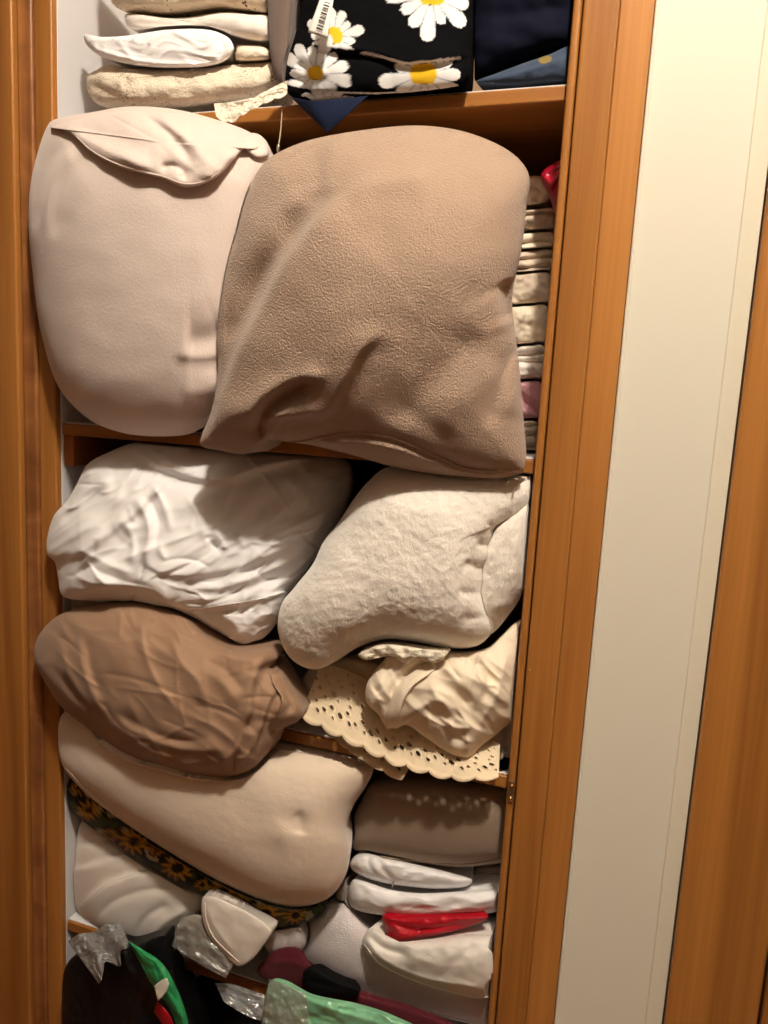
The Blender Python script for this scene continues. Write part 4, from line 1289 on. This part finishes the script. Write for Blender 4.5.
# ================================================================== top shelf
def petal_cols(q):
    K, WH, GY, YL = np.array(lin(9, 9, 12)), np.array(lin(232, 232, 232)), np.array(lin(176, 178, 190)), np.array(lin(232, 186, 44))
    c = np.tile(K, (len(q), 1))
    line1 = np.interp(q[:, 0], [300, 367, 381, 404, 456, 480], [42, 51, 54, 61, 56, 52])
    line2 = np.interp(q[:, 0], [290, 318, 375, 440, 470], [84, 89, 91, 88, 84])
    D = [(430, -3, 46, 0.0, 0, 12), (336, 36, 30, -0.5, 0, 9), (422, 72, 44, 0.2, 1, 13), (318, 72, 40, 0.5, 2, 8), (330, 110, 34, 0.4, 3, 7), (500, -40, 40, 0, 0, 10), (345, -45, 44, 0, 0, 10)]
    for x, y, R, ph, zone, rc in D:
        if zone == 0:
            zm = q[:, 1] < line1
        elif zone == 1:
            zm = (q[:, 1] >= line1 + 3) & (q[:, 1] < line2)
        elif zone == 2:
            zm = (q[:, 0] < 352) & (q[:, 1] > 34) & (q[:, 1] < line2)
        else:
            zm = q[:, 1] >= line2
        dx, dy = q[:, 0] - x, q[:, 1] - y
        d = np.hypot(dx, dy)
        an = np.arctan2(dy, dx) + ph
        n = 13
        k = np.floor(an / (2 * math.pi / n))
        loc = (an / (2 * math.pi / n) - k - 0.5)
        L = R * (0.82 + 0.18 * np.sin(k * 2.4))
        t = np.clip(d / L, 0, 1)
        wid = 0.5 * np.sqrt(np.clip(1 - ((t - 0.6) / 0.4).clip(0, 1) ** 2.5, 0, 1))
        m = zm & (d < L) & (np.abs(loc) < wid) & (d > rc * 0.8)
        c[m] = WH
        m2 = m & (np.abs(loc) > 0.42) & (t < 0.75)
        c[m2] = GY
        c[zm & (d < rc) & (dy < rc * 0.75)] = YL
    m = (np.abs(q[:, 1] - line1 - 1.2) < 1.5) & (q[:, 0] > 362) & (q[:, 0] < 458)
    c[m] = WH
    m = (np.abs(q[:, 1] - line2 - 0.6) < 1.0) & (q[:, 0] > 316) & (q[:, 0] < 436)
    c[m] = WH
    return c


ds = bundle('daisy_cloth', [(304, -70), (300, -20), (300, 18), (294, 40), (288, 60), (286, 82), (291, 96), (306, 101), (322, 101), (362, 98), (404, 96), (446, 90), (467, 84), (472, 40), (472, -20), (466, -70)],
    0.0, 0.05, 0.22, M['daisy'], 1, p=3.4, tilt=(0, -0.01), nr=110, nt=460, bs=0.9, c=(385, 30), colfn=petal_cols,
    creases=[('sL', [(300, 44), (340, 50), (367, 52), (381, 55), (404, 62), (456, 57), (476, 52)], 2.5, 0.008, 26), ('sL', [(290, 84), (318, 89), (375, 91), (440, 88), (470, 84)], 2, 0.005, 16),
             ('v', [(296, 62), (312, 70), (318, 84)], 4, 0.006), ('v', [(288, 76), (304, 80), (312, 92)], 4, 0.006), ('r', [(300, 50), (318, 62), (330, 78)], 5, 0.004)],
    noise=soft(0.003, 50, 151))
sheet('lining_flap', [(291, 97, -0.030), (312, 101, -0.050), (340, 99, -0.054), (368, 96, -0.050)], [(325, 130, -0.050), (327, 132, -0.050), (330, 131, -0.050), (333, 128, -0.050)], M['lining'], ds, nu=30, nv=24, disp=lambda u, v: 0.003 * np.sin(v * 3), thick=0.0012)
tg = sheet('price_tag', [(322, -6, -0.062), (328, -5, -0.062), (334, -3, -0.062)], [(308, 32, -0.066), (317, 35, -0.066), (327, 38, -0.066)], M['paper'], ds, nu=8, nv=12, disp=lambda u, v: 0.004 * np.sin(v * 2.4), thick=0.0008)
for i in range(11):
    f0 = 0.16 + 0.065 * i
    w_ = (0.016, 0.030, 0.012)[i % 3]
    pa = lambda f, s: (322 - 14 * f + (12 - 1) * s + 3 * f * s, -6 + 38 * f + (3 + 3 * f) * s, -0.0655 - 0.004 * f)
    if 0 <= f0 <= 0.9:
        sheet('barcode_bar', [pa(f0, 0.42), pa(f0, 0.66), pa(f0, 0.88)], [pa(f0 + w_, 0.42), pa(f0 + w_, 0.66), pa(f0 + w_, 0.88)], M['ink'], tg, nu=3, nv=1, disp=lambda u, v: 0.0002 + 0.004 * math.sin((f0 + w_ / 2) * 2.4) + 0 * u, thick=0.0004)
tag(ds, 'black cloth printed with big white daisies, paper tag on it, on the top shelf', 'cloth')

ns = bundle('slate_cloth', [(476, 82), (500, 72), (521, 64), (550, 54), (572, 46), (576, 64), (574, 78), (545, 83), (510, 86)], 0.02, 0.02, 0.2, M['slate'], 1, p=3, nr=30, nt=150, noise=soft(0.002, 20, 155),
    creases=[('sR', [(476, 80), (521, 70), (572, 54)], 2.5, 0.004, 12)])
tag(ns, 'slate blue folded cloth under the navy one at the end of the top shelf', 'cloth')
nv = bundle('navy_cloth', [(458, -70), (462, 0), (466, 50), (472, 78), (500, 70), (521, 62), (550, 52), (574, 42), (578, 0), (580, -70)], 0.04, 0.05, 0.2, M['navy'], 1, p=3, nr=40, nt=200, c=(525, 0), gap=0.0015,
    creases=[('v', [(480, 20), (520, 12), (570, 4)], 8, 0.004)], noise=soft(0.004, 50, 157))
overlay('mustard_print', [(538, 60), (544, 56), (552, 57), (550, 62), (542, 64)], ns, 0.001, plain('mustard print', lin(120, 100, 52), 0.8), ns, nr=8, nt=30)
tag(nv, 'plain navy folded cloth between the daisy print and the right post', 'cloth')

gb = bundle('grey_brown_cloth', [(268, -70), (268, 0), (270, 50), (276, 78), (285, 90), (292, 84), (290, 50), (294, 0), (298, -70)], 0.0, 0.02, 0.2, M['greybrown'], 1, p=2.6, nr=24, nt=160, c=(280, 10))
tag(gb, 'grey brown cloth wedged upright between lace pile and daisy print', 'cloth')
l1 = bundle('lace_cloth', [(87, 77), (89, 94), (100, 105), (137, 108), (179, 108), (212, 104), (250, 99), (272, 88), (284, 72), (280, 62), (262, 62), (217, 66), (167, 69), (130, 68), (108, 65), (96, 70)], 0.03, 0.045, 0.2, M['lace'], 1, p=2.8, nr=60, nt=300, bs=0.92,
    creases=[('sL', [(108, 76), (122, 86), (128, 80), (160, 76), (200, 74)], 2.5, 0.005, 12), ('v', [(90, 84), (110, 92), (130, 104)], 4, 0.004)], noise=soft(0.003, 20, 161), fine=soft(0.0004, 5, 162, 2))
sheet('lace_edging', [(214, 104, -0.012), (232, 102, -0.024), (252, 98, -0.026), (272, 88, -0.022), (288, 80, -0.014)],
      [(216, 116, -0.03), (229, 121, -0.032), (244, 113, -0.032), (266, 102, -0.03), (287, 94, -0.022)], M['lace_trim'], l1, nu=120, nv=36,
      disp=lambda u, v: 0.004 * gn(u * 7, v * 2, 163) + 0.0015 * gn(u * 24, v * 7, 164), scal=lambda u: 0.16 * np.abs(np.sin(u * math.pi * 6)), thick=0.0012)
tag(l1, 'cream lace cloth at the bottom of the top shelf pile, edging hanging down', 'cloth')
wp = bundle('pillowcase', [(85, 35), (89, 47), (108, 59), (150, 67), (200, 67), (222, 62), (233, 50), (228, 38), (208, 30), (167, 30), (125, 36), (98, 37)], 0.02, 0.04, 0.2, M['sheet_white'], 1, p=4.5, nr=50, nt=240, bs=0.94,
    creases=[('sR', [(86, 40), (106, 50), (150, 60), (200, 62), (226, 58)], 2.2, 0.004, 10), ('v', [(214, 36), (222, 48), (216, 60)], 4, 0.004)], noise=crumple(0.0025, 26, 166, 0.2))
tag(wp, 'bright white folded pillowcase in the pile on the top shelf', 'pillowcase')
rb = bundle('folded_cloth', [(236, 46), (242, 45), (262, 46), (272, 53), (270, 60), (250, 62), (236, 60)], 0.03, 0.04, 0.18, M['cotton_cream'], 1, p=3, nr=26, nt=130, noise=soft(0.003, 14, 168))
tag(rb, 'cream folded cloth filling the pile right of the white pillowcase', 'cloth')
ic = bundle('folded_cloth', [(126, 14), (129, 28), (160, 31), (208, 29), (233, 36), (262, 42), (272, 38), (272, 18), (250, 14), (225, 12), (175, 18)], 0.03, 0.045, 0.2, M['cream'], 1, p=3, nr=40, nt=200, bs=0.94, creases=[('v', [(130, 22), (170, 24), (210, 18)], 3, 0.004), ('v', [(180, 18), (196, 28)], 3, 0.003)], noise=soft(0.003, 26, 169))
tag(ic, 'ivory folded cloth between the white pillowcase and the crocheted lace', 'cloth')
cl = bundle('lace_cloth', [(110, -70), (111, 0), (121, 10), (140, 13), (167, 15), (195, 12), (217, 9), (236, 10), (250, 11), (268, 12), (272, 0), (270, -70)], 0.03, 0.05, 0.2, M['crochet'], 1, push=False, p=3, nr=60, nt=260, bs=0.94, c=(190, -30),
    creases=[('sL', [(112, 2), (140, 6), (180, 4), (218, 2), (240, 14), (262, 30)], 2.5, 0.004, 12), ('v', [(110, -20), (190, -22), (268, -16)], 4, 0.006)], noise=soft(0.003, 24, 171), fine=soft(0.0004, 5, 172, 2))
tag(cl, 'beige crocheted lace cloth at the very top of the pile', 'cloth')

# cord with a metal tip under the top shelf
ca, cb = P([(282, 104)], -0.012)[0], P([(278.5, 146)], -0.016)[0]
pts = [ca + (cb - ca) * t + np.array([0.0012 * math.sin(t * 3), 0, 0]) for t in np.linspace(0, 1, 14)]
V, Fc = tube_mesh(pts, 0.0007, 6)
cd_ = mesh_obj('hanging_drawstring', V, Fc, M['thread'])
V, Fc = tube_mesh([cb + np.array([0, 0, 0.002]), cb, cb + np.array([0, 0, -0.005]), cb + np.array([0, 0, -0.008])], [0.0014, 0.0022, 0.0022, 0.001], 10)
mesh_obj('metal_tip', V, Fc, M['metal'], cd_)
tag(cd_, 'thin drawstring with a metal tip hanging below the top shelf edge', 'drawstring')

# ------------------------------------------------------------------ light
def lamp(name, loc, e, rad, col):
    L = bpy.data.lights.new(name, 'POINT')
    L.energy, L.shadow_soft_size, L.color = e, rad, col
    o = bpy.data.objects.new(name, L)
    o.location = loc
    COL.objects.link(o)


lamp('ceiling_lamp', (0.2, -0.95, 2.92), 122, 0.055, (1.0, 0.90, 0.755))
wd = bpy.data.worlds.new('room_air')
S.world = wd
wd.use_nodes = True
wd.node_tree.nodes['Background'].inputs[0].default_value = (1.0, 0.94, 0.88, 1)
wd.node_tree.nodes['Background'].inputs[1].default_value = 0.06
S.view_settings.view_transform = 'Standard'
S.view_settings.look = 'None'
S.view_settings.exposure = 0.0
S.view_settings.gamma = 1.0
S.view_settings.use_curve_mapping = False
